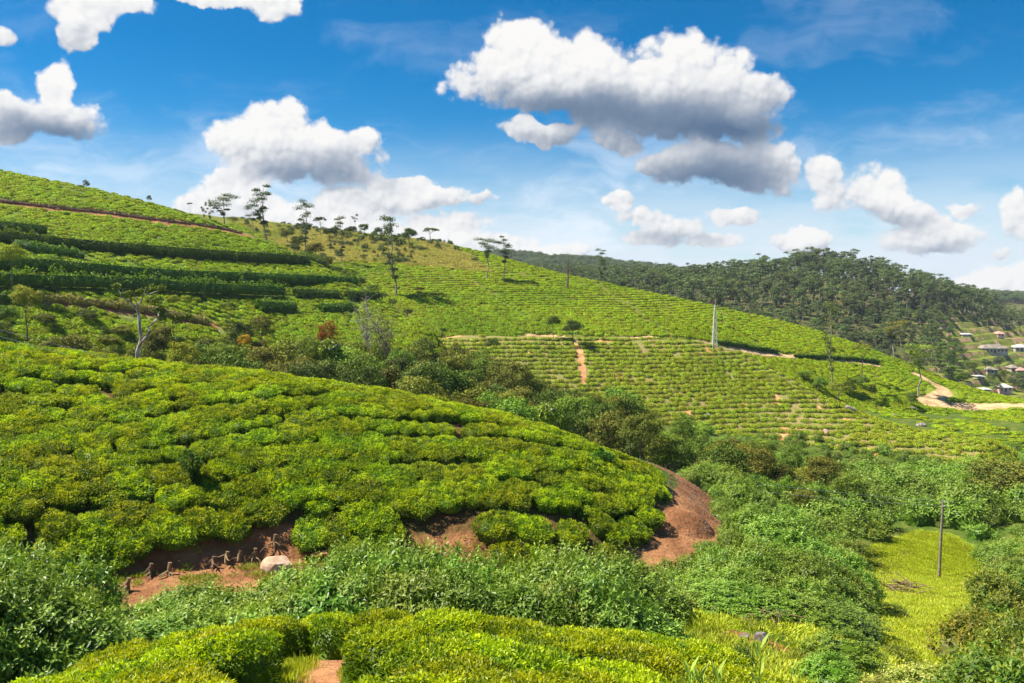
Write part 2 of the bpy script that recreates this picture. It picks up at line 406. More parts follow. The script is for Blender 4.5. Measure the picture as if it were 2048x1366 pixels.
def C(px, py, Y, dz=0.0):
    p = P(px, py, Y); p[2] += dz; return p
def A_(px): return (px - 1024) / FPX
base_pts = [
 # our own slope under the near tea
 *[PZ(px, 3, -3.2) for px in (-900, 0, 1024, 2048, 2900)],
 *[PZ(px, 6.5, z) for px, z in ((-900, -3.6), (0, -4.3), (700, -4.2), (1300, -4.3), (1700, -4.6), (2300, -5.2))],
 C(-200, 1400, 11, -1.0), C(0, 1348, 12, -1.0), C(300, 1254, 14, -1.0), C(650, 1222, 15, -1.0), C(950, 1234, 15, -1.0), C(1350, 1252, 14.5, -1.0),
 C(1540, 1300, 12.5, -1.0), PZ(1750, 11, -6.8), PZ(2048, 12, -7.6), PZ(2500, 12, -8),
 PZ(-500, 14, -8.5), PZ(0, 17.5, -9.3), PZ(300, 18.5, -9.4), PZ(650, 19, -9.6), PZ(1000, 19, -9.6), PZ(1300, 19, -8.9),
 C(1400, 1238, 22), C(1700, 1292, 22), PZ(2048, 20, -10.6), PZ(2500, 20, -11),
 PZ(-300, 23, -9.8), PZ(0, 24, -10.1), PZ(400, 24.5, -10.4), PZ(800, 26, -10.9), PZ(1100, 28, -11.4),
 C(1290, 1140, 34), C(1340, 1080, 37), C(1402, 1015, 42), C(1370, 960, 50),
 PZ(1500, 33, -12.2), PZ(1500, 45, -14.5), PZ(1700, 34, -13.6),
 C(1850, 1300, 30), C(1840, 1220, 42), C(1880, 1155, 60), C(1760, 1112, 64), C(1900, 1072, 68), C(2040, 1150, 55),
 PZ(2400, 40, -15), PZ(2400, 70, -20),
 PZ(-300, 60, -8.5), PZ(0, 62, -9), PZ(300, 68, -11), PZ(600, 72, -13.5), PZ(900, 78, -16), PZ(1200, 78, -17.5), PZ(1400, 70, -17.5),
 PZ(1600, 78, -21), PZ(1850, 90, -22.5), PZ(2048, 88, -22.5), PZ(2400, 100, -24),
 PZ(1000, 118, -17.5), PZ(1200, 120, -20), PZ(1500, 116, -23.5), PZ(1800, 112, -24.3), PZ(2048, 120, -25.5),
 C(1800, 845, 138), C(1950, 850, 138), C(2048, 850, 135),
 PZ(-300, 100, -6), PZ(200, 100, -9), PZ(600, 115, -12),
 PZ(-300, 200, -8), PZ(600, 200, -14), PZ(1200, 220, -18), PZ(1700, 230, -30), PZ(2048, 240, -40), PZ(2400, 240, -45),
 PZ(-300, 400, -20), PZ(600, 400, -30), PZ(1200, 400, -40), PZ(1800, 330, -45), PZ(2048, 330, -45), PZ(2400, 340, -48),
 PZ(-500, 1000, -50), PZ(1024, 1000, -60), PZ(2500, 1000, -60), PZ(-500, 3000, -60), PZ(1024, 3000, -60), PZ(2500, 3000, -60),
]
H_base = Hill(base_pts)
# tea knoll (canopy given, ground 0.75 lower)
kn = []
KB = [(-350, 1195, 23.5), (-150, 1160, 25.5), (0, 1130, 27), (150, 1120, 28.2), (350, 1082, 30), (560, 1048, 32), (750, 1066, 32.5), (950, 1068, 33), (1150, 1104, 33.2), (1250, 1106, 34.2), (1345, 1040, 37.5)]
KC = [(-350, 640, 43), (-150, 660, 43), (0, 679, 43), (180, 702, 43.2), (366, 721, 43.6), (550, 741, 44), (760, 773, 44), (950, 809, 43.5), (1130, 862, 42.7), (1225, 898, 42.4), (1325, 948, 43)]
for (a, b, Yb), (c, d, Yc) in zip(KB, KC):
    pb = P(a, b, Yb); pcn = P(c, d, Yc); pb[2] -= .75; pcn[2] -= .75
    kn += [pb, pcn, (pb + pcn) / 2 + np.array([0, 0, .75 if a < 1200 else .3]), pb + np.array([0, -1.6, -1.5]), pb + np.array([0, -5, -2.8]),
           pcn + np.array([0, 6, -1.6]), pcn + np.array([0, 16, -8.0])]
kn += [C(1372, 1000, 41, -.8), C(1400, 1030, 39.5), PZ(1400, 46, -12.8), PZ(1400, 52, -14.5), PZ(1440, 42, -13.6), PZ(1430, 36.5, -13.0), C(1480, 1000, 44, -2), PZ(1550, 38, -16), PZ(1550, 50, -18), PZ(1450, 58, -18)]
H_knoll = Hill(kn, A_(-500), A_(1560), 20, 62)
# terraced hill on the left
eh = []
for row in [(-300, 650, 78, 285, 158), (0, 645, 85, 343, 157), (200, 660, 92, 382, 157), (440, 685, 102, 446, 155), (600, 690, 112, 512, 149), (720, 680, 118, 572, 142), (800, 674, 123, 622, 136), (862, 672, 127, 664, 130)]:
    px, pyb, Yb, pyc, Yc = row
    pb = P(px, pyb, Yb); pcn = P(px, pyc, Yc); md = (pb + pcn) / 2; md[2] += .5
    eh += [pb, pcn, md, pb + np.array([0, -12, -4]), pcn + np.array([0, 18, -5]), pcn + np.array([0, 45, -22])]
eh += [PZ(960, 130, -18), PZ(960, 160, -18), PZ(1050, 130, -26)]
H_terr = Hill(eh, A_(-900), A_(1000), 66, 200)
# grassy and tea covered long hill
fh = []
for (px, pyb, Yb, pyc, Yc) in [(300, 560, 150, 420, 235), (460, 560, 155, 437, 235), (600, 600, 150, 456, 232), (720, 650, 150, 469, 228), (880, 668, 148, 488, 222), (960, 670, 150, 503, 215), (1050, 671, 151, 528, 208),
     (1200, 672, 151, 564, 200), (1350, 674, 151, 596, 196), (1480, 716, 152, 624, 192), (1600, 770, 150, 652, 190), (1700, 806, 150, 684, 190),
     (1800, 828, 148, 722, 190), (1900, 835, 150, 764, 188), (2048, 838, 150, 803, 182), (2300, 850, 150, 850, 176)]:
    pb = P(px, pyb, Yb); pcn = P(px, pyc, Yc); md = (pb + pcn) / 2; md[2] += 1.6
    fh += [pb, pcn, md, pb + np.array([0, -14, -12.0]), pcn + np.array([0, 25, -4 if px < 1000 else -6]), pcn + np.array([0, 80, -30])]
H_long = Hill(fh, A_(-200), A_(2700), 144, 330)
# lower spur with pruned tea rows
gh = []
for (px, pyb, Yb, pyc, Yc) in [(900, 740, 134, 673, 148), (1000, 765, 131, 673, 149), (1100, 790, 129, 673, 149), (1250, 830, 127, 675, 150), (1350, 850, 126, 680, 150), (1440, 868, 125, 693, 150),
     (1520, 882, 124, 724, 147), (1600, 888, 122, 766, 142), (1700, 897, 119, 815, 136), (1800, 903, 117, 852, 130), (1900, 905, 116, 872, 125), (1990, 905, 115, 886, 120)]:
    pb = P(px, pyb, Yb); pcn = P(px, pyc, Yc); md = (pb + pcn) / 2; md[2] += .5
    gh += [pb, pcn, md, pb + np.array([0, -10, -5.0]), pcn + np.array([0, 8, -2.0]), pcn + np.array([0, 30, -14])]
gh += [PZ(2080, 116, -28), PZ(2080, 135, -29), PZ(700, 135, -18), PZ(700, 160, -18)]
H_spur = Hill(gh, A_(820), A_(2120), 105, 175)
# forested hill and the valley side with the village
fo = []
for (px, py1, Y1, py2, Y2) in [(700, 600, 420, 560, 620), (1040, 590, 420, 556, 600), (1200, 600, 400, 574, 560), (1350, 615, 380, 580, 520), (1450, 640, 370, 578, 500), (1550, 660, 360, 562, 490), (1640, 680, 350, 553, 480),
     (1720, 700, 345, 562, 470), (1800, 720, 340, 588, 460), (1880, 735, 335, 606, 455), (1940, 760, 330, 622, 460), (2000, 785, 325, 640, 475), (2060, 800, 320, 655, 490), (2300, 850, 320, 680, 500)]:
    pb = P(px, py1, Y1); pcn = P(px, py2, Y2)
    fo += [pb, pcn, (pb + pcn) / 2 + np.array([0, 0, 2.]), pb + np.array([0, -80, -14]), pcn + np.array([0, 120, -25]), pcn + np.array([0, 300, -60])]
H_wood = Hill(fo, A_(500), A_(3000), 240, 900)
# far hills
fa = []
for (px, py) in [(-600, 620), (0, 600), (600, 570), (900, 528), (1030, 518), (1100, 527), (1180, 530), (1300, 545), (1600, 570), (1900, 590), (2048, 602), (2400, 560)]:
    pcn = P(px, py, 1000)
    fa += [pcn, P(px, 640, 760), pcn + np.array([0, 400, -60])]
H_far = Hill(fa, -3, 3, 650, 1500)
def H_right(X, Y): return H_far(X, Y)
HILLS = dict(base=H_base, knoll=H_knoll, terr=H_terr, long=H_long, spur=H_spur, wood=H_wood, far=H_far)
def terrain(X, Y):
    z = None
    for h in HILLS.values():
        k = h(X, Y); z = k if z is None else np.maximum(z, k)
    return z
YS = np.geomspace(3, 900, 1400)
def hit(px, py, ymin=3):
    """first ground point seen through a pixel"""
    d = P(px, py, 1.0); Y = YS[YS >= ymin]
    g = terrain(d[0] * Y, Y) - d[2] * Y
    i = np.argmax(g > 0)
    if not (g > 0).any(): i = len(Y) - 1
    if i > 0:
        t = g[i-1] / (g[i-1] - g[i]) if g[i] != g[i-1] else 0
        y = Y[i-1] + t * (Y[i] - Y[i-1])
    else: y = Y[0]
    return np.array([d[0] * y, y, float(terrain(np.array([d[0] * y]), np.array([y]))[0])])
def line(pts, ymin=3): return np.array([hit(*p, ymin=ymin) for p in pts])
def resample(pl, step):
    pl = np.asarray(pl, float); s = np.r_[0, np.cumsum(np.linalg.norm(np.diff(pl[:, :2], axis=0), axis=1))]
    t = np.arange(0, s[-1], step); return np.stack([np.interp(t, s, pl[:, k]) for k in range(pl.shape[1])], -1)
def distpl(X, Y, pl):
    d = np.full(X.shape, 1e9)
    for a, b in zip(pl[:-1], pl[1:]):
        ab = b[:2] - a[:2]; L = ab @ ab + 1e-9
        t = np.clip(((X - a[0]) * ab[0] + (Y - a[1]) * ab[1]) / L, 0, 1)
        d = np.minimum(d, np.hypot(X - a[0] - t * ab[0], Y - a[1] - t * ab[1]))
    return d
def sst(x, a, b): t = np.clip((x - a) / (b - a), 0, 1); return t * t * (3 - 2 * t)
def inpoly(px, py, poly):
    poly = np.asarray(poly, float); c = np.zeros(np.shape(px), bool); n = len(poly)
    for i in range(n):
        x1, y1 = poly[i]; x2, y2 = poly[i-1]
        cond = ((y1 > py) != (y2 > py)) & (px < (x2 - x1) * (py - y1) / (y2 - y1 + 1e-12) + x1)
        c ^= cond
    return c

# features on the ground (world polylines)
R_knoll = line([(1262, 1165), (1300, 1120), (1345, 1075), (1385, 1035), (1400, 1000), (1385, 968), (1345, 945)], 30)
R_long = line([(2160, 815), (2048, 811), (1980, 812), (1920, 812), (1880, 806), (1850, 803), (1872, 795), (1890, 786), (1880, 772), (1862, 765), (1835, 750)], 140)
R_long2 = line([(1440, 692), (1500, 703), (1560, 712), (1640, 716), (1700, 722), (1755, 730)], 149)
R_mid = line([(880, 676), (960, 675), (1050, 669), (1150, 673), (1250, 674), (1350, 678), (1430, 689)], 140)
R_gash = line([(1148, 688), (1160, 700), (1162, 720), (1165, 745), (1166, 768)], 120)
R_gap = line([(560, 1700), (600, 1500), (640, 1366), (655, 1335), (720, 1305), (800, 1288), (865, 1262)], 5)
R_rim = line([(1650, 1400), (1625, 1350), (1585, 1310), (1530, 1285), (1470, 1268)], 5)
B1 = line([(0, 404), (110, 417), (230, 430), (330, 444), (430, 456), (490, 470)], 90)
B2 = line([(75, 600), (200, 612), (300, 625), (420, 650)], 70)
GRASSPOLY = [(1700, 1110), (1760, 1085), (1840, 1062), (1900, 1068), (1975, 1110), (1960, 1150), (1900, 1180), (1860, 1210), (1900, 1240), (1960, 1290), (1930, 1340), (1800, 1345), (1770, 1300), (1790, 1220), (1850, 1190), (1800, 1150)]
DRYPOLY = [(440, 430), (600, 450), (700, 462), (860, 480), (900, 490), (950, 520), (980, 545), (830, 532), (700, 522), (640, 530), (560, 490)]

# ground material driven by masks stored on the vertices
def groundmat(name, green, dry, soil, sc=.6):
    m = bpy.data.materials.new(name); m.use_nodes = True; t = NT(m.node_tree); t.n.clear()
    g = t.node('ShaderNodeNewGeometry').outputs['Position']
    a = {k: t.node('ShaderNodeAttribute', attribute_name=k).outputs['Fac'] for k in ('soil', 'grass', 'dry')}
    n1 = t.noise(g, sc, 6, .62); n2 = t.noise(g, sc * 7, 5, .65); n3 = t.noise(g, sc * .12, 3, .5)
    c = t.mix(t.rng(n1, .35, .65), green, dry)
    c = t.mix(t.m('MULTIPLY', t.rng(n2, .42, .62), .6), c, t.mix(1, c, (.55, .6, .5), 'MULTIPLY'))
    cg = t.mix(t.rng(n1, .35, .68), (.22, .32, .018), (.38, .42, .035))
    c = t.mix(a['grass'], c, cg)
    cd = t.mix(t.rng(n1, .35, .65), (.44, .40, .12), (.24, .30, .06))
    c = t.mix(a['dry'], c, cd)
    cs = t.mix(t.rng(n1, .32, .68), soil, (soil[0] * 1.9, soil[1] * 2.1, soil[2] * 2.3))
    cs = t.mix(t.rng(n2, .5, .7, 0, .5), cs, (soil[0] * .6, soil[1] * .65, soil[2] * .8))
    sf = t.rng(t.m('ADD', a['soil'], t.m('MULTIPLY_ADD', n2, .7, -.35)), .35, .65)
    c = t.mix(sf, c, cs)
    b = t.node('ShaderNodeBump', {'Strength': .9, 'Distance': .25, 'Height': t.m('MULTIPLY_ADD', n2, .5, n1)})
    pr = t.node('ShaderNodeBsdfPrincipled', {'Base Color': c, 'Roughness': .95, 'Specular IOR Level': .15, 'Normal': b.outputs[0]})
    t.node('ShaderNodeOutputMaterial', {'Surface': pr.outputs[0]})
    return m
MG_base = groundmat('valley_ground', (.06, .12, .012), (.14, .16, .028), (.22, .095, .038))
MG_tea = groundmat('tea_field_soil', (.10, .15, .014), (.16, .13, .03), (.27, .115, .045))
MG_knoll = groundmat('knoll_soil', (.10, .085, .025), (.17, .085, .032), (.21, .088, .036))
MG_long = groundmat('long_hill_soil', (.12, .18, .014), (.20, .17, .035), (.40, .25, .12))
MG_pruned = groundmat('pruned_field_soil', (.22, .23, .06), (.33, .24, .10), (.40, .19, .08))
MG_terr = groundmat('terrace_ground', (.10, .18, .012), (.16, .18, .025), (.22, .095, .04))
MG_wood = groundmat('wood_floor', (.06, .085, .018), (.14, .12, .04), (.27, .16, .085), .1)

def sheet(name, key, a0, a1, na, y0, y1, ny, mat, label, cat, masks=None, drop=1.5, stair=None, rough=0.12):
    A = np.linspace(a0, a1, na) if not callable(a0) else a0(na)
    Y = np.geomspace(y0, y1, ny)
    AA, YY = np.meshgrid(A, Y); XX = AA * YY
    Z = HILLS[key](XX, YY); Tt = np.maximum(terrain(XX, YY), -1e9)
    keep = Z > Tt - drop
    if stair is not None: Z = stair(XX, YY, Z)
    n = fbm(np.stack([XX, YY], -1) / 2.2, 4, 3) - .5
    Z = Z + n * rough * np.clip(YY / 40, .5, 6)
    V = np.stack([XX, YY, Z], -1).reshape(-1, 3)
    i = np.arange(ny - 1)[:, None] * na + np.arange(na - 1)[None]
    F = np.stack([i, i + 1, i + 1 + na, i + na], -1).reshape(-1, 4)
    kf = (keep[:-1, :-1] | keep[1:, :-1] | keep[:-1, 1:] | keep[1:, 1:]).ravel()
    F = F[kf]
    px, py = topix(V)
    at = {'soil': np.zeros(len(V)), 'grass': np.zeros(len(V)), 'dry': np.zeros(len(V))}
    if masks: masks(V[:, 0], V[:, 1], V[:, 2], px, py, at)
    # compact
    used = np.unique(F); mp = np.full(len(V), -1); mp[used] = np.arange(len(used))
    me = mesh(name, V[used], mp[F], [mat], {k: v[used] for k, v in at.items()}, True)
    return ob(name, me, label=label, cat=cat, kind='structure')

def mk_base(X, Y, Z, px, py, at):
    at['soil'] = np.maximum(at['soil'], 1 - sst(distpl(X, Y, R_knoll), .9, 1.5))
    at['soil'] = np.maximum(at['soil'], (1 - sst(distpl(X, Y, R_gap), .1, .55)))
    at['soil'] = np.maximum(at['soil'], (1 - sst(distpl(X, Y, R_rim), .2, .55)) * .9)
    at['soil'] = np.maximum(at['soil'], (Y > 22) & (Y < 33) & (px < 1250))
    at['grass'] = ((inpoly(px, py, GRASSPOLY)) & (Y > 24) & (Y < 74)).astype(float)
    at['grass'] = np.maximum(at['grass'], ((px > 1200) & (px < 1500) & (Y > 14.5) & (Y < 22)) * .5)
def mk_knoll(X, Y, Z, px, py, at):
    yb = np.interp(px, [k[0] for k in KB], [k[2] for k in KB])
    at['soil'] = (1 - sst(Y - yb, -.2, 1.6)) * (px < 1380)
    d = distpl(X, Y, R_knoll); at['soil'] = np.maximum(at['soil'], 1 - sst(d, .9, 1.5)); at['grass'] = ((px > 1385) & (d > 1.0)) * .75
def mk_terr(X, Y, Z, px, py, at):
    at['soil'] = np.maximum(1 - sst(distpl(X, Y, B1), 1.0, 2.2), 1 - sst(distpl(X, Y, B2), .7, 1.6))
    at['dry'] = (1 - sst(distpl(X, Y, B2), 1.0, 2.4)) * .9
def mk_long(X, Y, Z, px, py, at):
    s = 1 - sst(distpl(X, Y, R_long), 1.0, 2.0)
    s = np.maximum(s, 1 - sst(distpl(X, Y, R_long2), .3, .8)); s = np.maximum(s, (1 - sst(distpl(X, Y, R_mid), .1, .6)) * sst(fbm(np.stack([X / 6, Y / 6], -1), 2, 4), .42, .55))
    at['soil'] = s
    at['dry'] = inpoly(px, py, DRYPOLY).astype(float)
    at['grass'] = ((px > 1850) & (py > 770)) * .5
def mk_spur(X, Y, Z, px, py, at):
    at['soil'] = np.maximum(1 - sst(distpl(X, Y, R_gash), .25, .9), (1 - sst(distpl(X, Y, R_mid), .1, .6)) * sst(fbm(np.stack([X / 6, Y / 6], -1), 2, 4), .42, .55))
    at['soil'] = np.maximum(at['soil'], sst(fbm(np.stack([X, Y], -1) / 3, 3, 9), .66, .76) * .7)
def mk_wood(X, Y, Z, px, py, at):
    v = sst(px, 1780, 1880) * sst(py, 600, 640)
    n = fbm(np.stack([X, Y], -1) / 9, 3, 5)
    at['soil'] = v * sst(np.abs(np.mod(Z / 2.6 + n * .8, 1) - .5), .22, .34) * .95
    at['grass'] = v * .35
def stair_w(X, Y, Z):
    px, py = topix(np.stack([X, Y, Z], -1)); v = sst(px, 1780, 1880) * sst(py, 600, 640)
    q = Z / 2.6; fl = np.floor(q); fr = q - fl
    return Z * (1 - v) + v * 2.6 * (fl + sst(fr, .72, 1.0))
sheet('ground', 'base', -.75, .75, 520, 1.0, 1400, 600, MG_base, 'green and earthy ground of our slope, the gully and the valley floor', 'ground', mk_base, drop=2)
sheet('hill', 'knoll', A_(-500), A_(1570), 330, 20, 64, 220, MG_knoll, 'rounded near knoll of reddish soil carrying the dense tea in the centre', 'hill', mk_knoll)
sheet('hill', 'terr', A_(-900), A_(1000), 420, 66, 200, 240, MG_terr, 'terraced hillside on the left with hedges across its tea', 'hill', mk_terr)
sheet('hill', 'long', A_(-200), A_(2700), 560, 135, 330, 200, MG_long, 'long hill falling to the right with dry grass and tea', 'hill', mk_long)
sheet('hill', 'spur', A_(820), A_(2120), 460, 105, 175, 160, MG_pruned, 'lower spur of pruned tea rows over pale earth', 'hill', mk_spur)
sheet('hill', 'wood', A_(500), A_(3000), 420, 240, 900, 260, MG_wood, 'wooded hill behind the tea with village terraces at its right end', 'hill', mk_wood, stair=stair_w)
sheet('hill', 'far', -.75, .75, 300, 650, 1450, 60, MG_wood, 'bluish far hill showing in the dip of the skyline', 'hill')

def lean(hill, X, Y, rz, f=.85):
    """euler angles that spin a plant by rz and tip it with the slope it stands on"""
    X = np.asarray(X, float); Y = np.asarray(Y, float); e = .4
    gx_ = (hill(X + e, Y) - hill(X - e, Y)) / (2 * e) * f; gy_ = (hill(X, Y + e) - hill(X, Y - e)) / (2 * e) * f
    n = np.stack([-gx_, -gy_, np.ones_like(gx_)], -1); n /= np.linalg.norm(n, axis=1, keepdims=True)
    a = np.stack([np.cos(rz), np.sin(rz), 0 * n[:, 0]], -1); a -= n * (a * n).sum(1, keepdims=True); a /= np.linalg.norm(a, axis=1, keepdims=True)
    b = np.cross(n, a)
    return np.stack([np.arctan2(b[:, 2], n[:, 2]), np.arcsin(-a[:, 2]), np.arctan2(a[:, 1], a[:, 0])], -1)
# ------------------------------------------------------------------ scattering as one object
def scatter(name, pts, rz, scl, vid, protos, label, cat, tilt=None, zs=None):
    n = len(pts); q_ = np.random.default_rng(n)
    if cat == 'tea bushes': tilt = q_.normal(size=(n, 2)) * .06
    pcol = bpy.data.collections.new(name + '_sources')
    for k, p in enumerate(protos): 
        q = p if isinstance(p, bpy.types.Object) else bpy.data.objects.new('%s_source_%02d' % (name, k), p)
        pcol.objects.link(q)
    rz = np.asarray(rz); rot = rz.copy() if rz.ndim == 2 else np.stack([0 * rz, 0 * rz, rz], -1)
    if tilt is not None: rot[:, :2] += tilt
    s3 = np.stack([scl, scl, scl if zs is None else zs], -1)
    if cat == 'tea bushes': s3[:, :2] *= q_.uniform(.86, 1.18, (n, 2))
    me = bpy.data.meshes.new(name); me.vertices.add(n); me.vertices.foreach_set('co', np.asarray(pts, np.float32).ravel())
    for k, v in (('rot', rot), ('scl', s3)):
        a = me.attributes.new(k, 'FLOAT_VECTOR', 'POINT'); a.data.foreach_set('vector', np.asarray(v, np.float32).ravel())
    a = me.attributes.new('vid', 'INT', 'POINT'); a.data.foreach_set('value', np.asarray(vid, np.int32))
    o = ob(name, me, label=label, cat=cat, kind='stuff')
    ng = bpy.data.node_groups.new(name, 'GeometryNodeTree')
    ng.interface.new_socket('Geometry', in_out='INPUT', socket_type='NodeSocketGeometry')
    ng.interface.new_socket('Geometry', in_out='OUTPUT', socket_type='NodeSocketGeometry')
    N = ng.nodes; L = ng.links
    gi = N.new('NodeGroupInput'); go = N.new('NodeGroupOutput')
    m2p = N.new('GeometryNodeMeshToPoints'); ip = N.new('GeometryNodeInstanceOnPoints'); ci = N.new('GeometryNodeCollectionInfo')
    ci.inputs['Collection'].default_value = pcol; ci.inputs['Separate Children'].default_value = True; ci.inputs['Reset Children'].default_value = True
    ip.inputs['Pick Instance'].default_value = True
    def na(nm, ty):
        q = N.new('GeometryNodeInputNamedAttribute'); q.data_type = ty; q.inputs['Name'].default_value = nm; return q.outputs['Attribute']
    e2r = N.new('FunctionNodeEulerToRotation')
    L.new(na('rot', 'FLOAT_VECTOR'), e2r.inputs[0]); L.new(e2r.outputs[0], ip.inputs['Rotation'])
    L.new(na('scl', 'FLOAT_VECTOR'), ip.inputs['Scale']); L.new(na('vid', 'INT'), ip.inputs['Instance Index'])
    L.new(gi.outputs[0], m2p.inputs[0]); L.new(m2p.outputs[0], ip.inputs['Points']); L.new(ci.outputs[0], ip.inputs['Instance'])
    L.new(ip.outputs[0], go.inputs[0])
    md = o.modifiers.new('scatter', 'NODES'); md.node_group = ng
    return o

# ------------------------------------------------------------------ plants: source meshes
def blob(acc, rx, ry, rz, cz, seed, nu=9, nv=5, k=.0):
    """closed lumpy half dome: the twiggy inside of a bush"""
    th = np.arange(nu) * 2 * np.pi / nu; ph = np.linspace(0, np.pi / 2, nv)
    V = []
    for p in ph[:-1]:
        for t in th:
            r = 1 + .12 * math.sin(3 * t + seed) + .08 * math.sin(5 * t + 2 * seed + p * 3)
            V.append((rx * r * math.cos(p), 0, 0) and (rx * r * math.cos(p) ** .6 * math.cos(t), ry * r * math.cos(p) ** .6 * math.sin(t), cz + rz * math.sin(p)))
    V.append((0, 0, cz + rz)); V = np.array(V)
    F = [[j * nu + i, j * nu + (i + 1) % nu, (j + 1) * nu + (i + 1) % nu, (j + 1) * nu + i] for j in range(nv - 2) for i in range(nu)]
    T3 = [[(nv - 2) * nu + i, (nv - 2) * nu + (i + 1) % nu, len(V) - 1] for i in range(nu)]
    b = acc.n; acc.add(V, F); acc.F3.append(np.array(T3) + b)

def tea_mesh(seed, nleaf, L, Wd, mat, rad=.66, H=.78):
    r = np.random.default_rng(100 + seed); a = Acc()
    blob(a, rad * .86, rad * .86, H * .80, .03, seed, 12, 5)
    # top table
    def outline(t): return rad * (1 + .10 * np.sin(2 * t + seed) + .08 * np.sin(3 * t + 1.7 * seed) + .05 * np.sin(7 * t + seed))
    nt = int(nleaf * .62); t = r.uniform(0, 2 * np.pi, nt); q = np.sqrt(r.uniform(0, 1, nt)) * .99
    rr = outline(t) * q
    x, y = rr * np.cos(t), rr * np.sin(t)
    lum = fbm(np.stack([x * 4.2 + seed * 9, y * 4.2], -1), 3, seed) - .5
    z = H * (1 - .22 * q ** 5) + lum * .17 - r.uniform(0, 1, nt) ** 2 * .10
    ax = np.stack([np.cos(t) * q * .4, np.sin(t) * q * .4, np.full(nt, .42)], -1) + r.normal(size=(nt, 3)) * .62
    nm = np.stack([np.cos(t) * q * .3, np.sin(t) * q * .3, np.full(nt, 1.)], -1) + r.normal(size=(nt, 3)) * .45
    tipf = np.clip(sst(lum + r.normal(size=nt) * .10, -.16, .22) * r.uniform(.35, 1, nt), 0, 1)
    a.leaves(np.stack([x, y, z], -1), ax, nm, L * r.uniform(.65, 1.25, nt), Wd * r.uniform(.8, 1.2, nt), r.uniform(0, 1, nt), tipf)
    ns = nleaf - nt; t = r.uniform(0, 2 * np.pi, ns); h = r.uniform(.10, 1, ns) ** .8
    rr = outline(t) * (1.0 - .16 * (1 - h)) * (1 - .10 * h ** 3) * r.uniform(.86, 1.03, ns)
    pos = np.stack([rr * np.cos(t), rr * np.sin(t), H * .80 * h], -1)
    ax = np.stack([np.cos(t), np.sin(t), r.uniform(-.2, .9, ns)], -1) + r.normal(size=(ns, 3)) * .45
    nm = np.stack([np.cos(t) * .7, np.sin(t) * .7, np.full(ns, .7)], -1) + r.normal(size=(ns, 3)) * .4
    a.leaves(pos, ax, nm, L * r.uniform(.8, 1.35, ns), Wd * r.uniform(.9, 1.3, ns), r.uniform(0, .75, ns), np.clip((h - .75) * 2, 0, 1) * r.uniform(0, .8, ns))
    # a few stems
    for k in range(5):
        t = r.uniform(0, 6.28); e = np.array([math.cos(t) * .4, math.sin(t) * .4, H * .7])
        a.tube([np.array([0, 0, -.15]), e * .45 + np.array([0, 0, .05]), e], [.035, .02, .01], 5, False)
    return a.build('tea_bush', [mat])

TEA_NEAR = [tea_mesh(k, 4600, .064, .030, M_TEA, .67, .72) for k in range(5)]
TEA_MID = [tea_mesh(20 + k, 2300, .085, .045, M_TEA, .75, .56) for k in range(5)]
def tea_far(seed, mat, n=150, L=.22, Wd=.14, rad=.58, H=.36):
    r = np.random.default_rng(300 + seed); a = Acc(); blob(a, rad * .88, rad * .95, H * .82, -.1, seed, 8, 4)
    t = r.uniform(0, 2 * np.pi, n); q = np.sqrt(r.uniform(0, 1, n)); top = r.uniform(size=n) < .62
    h = np.where(top, 1 - .35 * q ** 3, r.uniform(.2, .85, n)); q = np.where(top, q, 1.0)
    pos = np.stack([rad * q * np.cos(t), rad * 1.08 * q * np.sin(t), H * h - .05], -1)
    nm = np.stack([np.cos(t) * q * .7, np.sin(t) * q * .7, np.where(top, 1., .4)], -1) + r.normal(size=(n, 3)) * .35
    ax = np.cross(nm, r.normal(size=(n, 3)))
    a.leaves(pos - ax / (np.linalg.norm(ax, axis=1, keepdims=True)) * L * .4, ax, nm, L * r.uniform(.7, 1.2, n), Wd * r.uniform(.8, 1.2, n), r.uniform(0, 1, n), np.where(top, r.uniform(0, .9, n), 0))
    return a.build('tea_bush', [mat])
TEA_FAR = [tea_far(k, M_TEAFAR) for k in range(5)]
TEA_PRUNED = [tea_far(10 + k, M_TEAG, 90, rad=.50, H=.50) for k in range(5)]

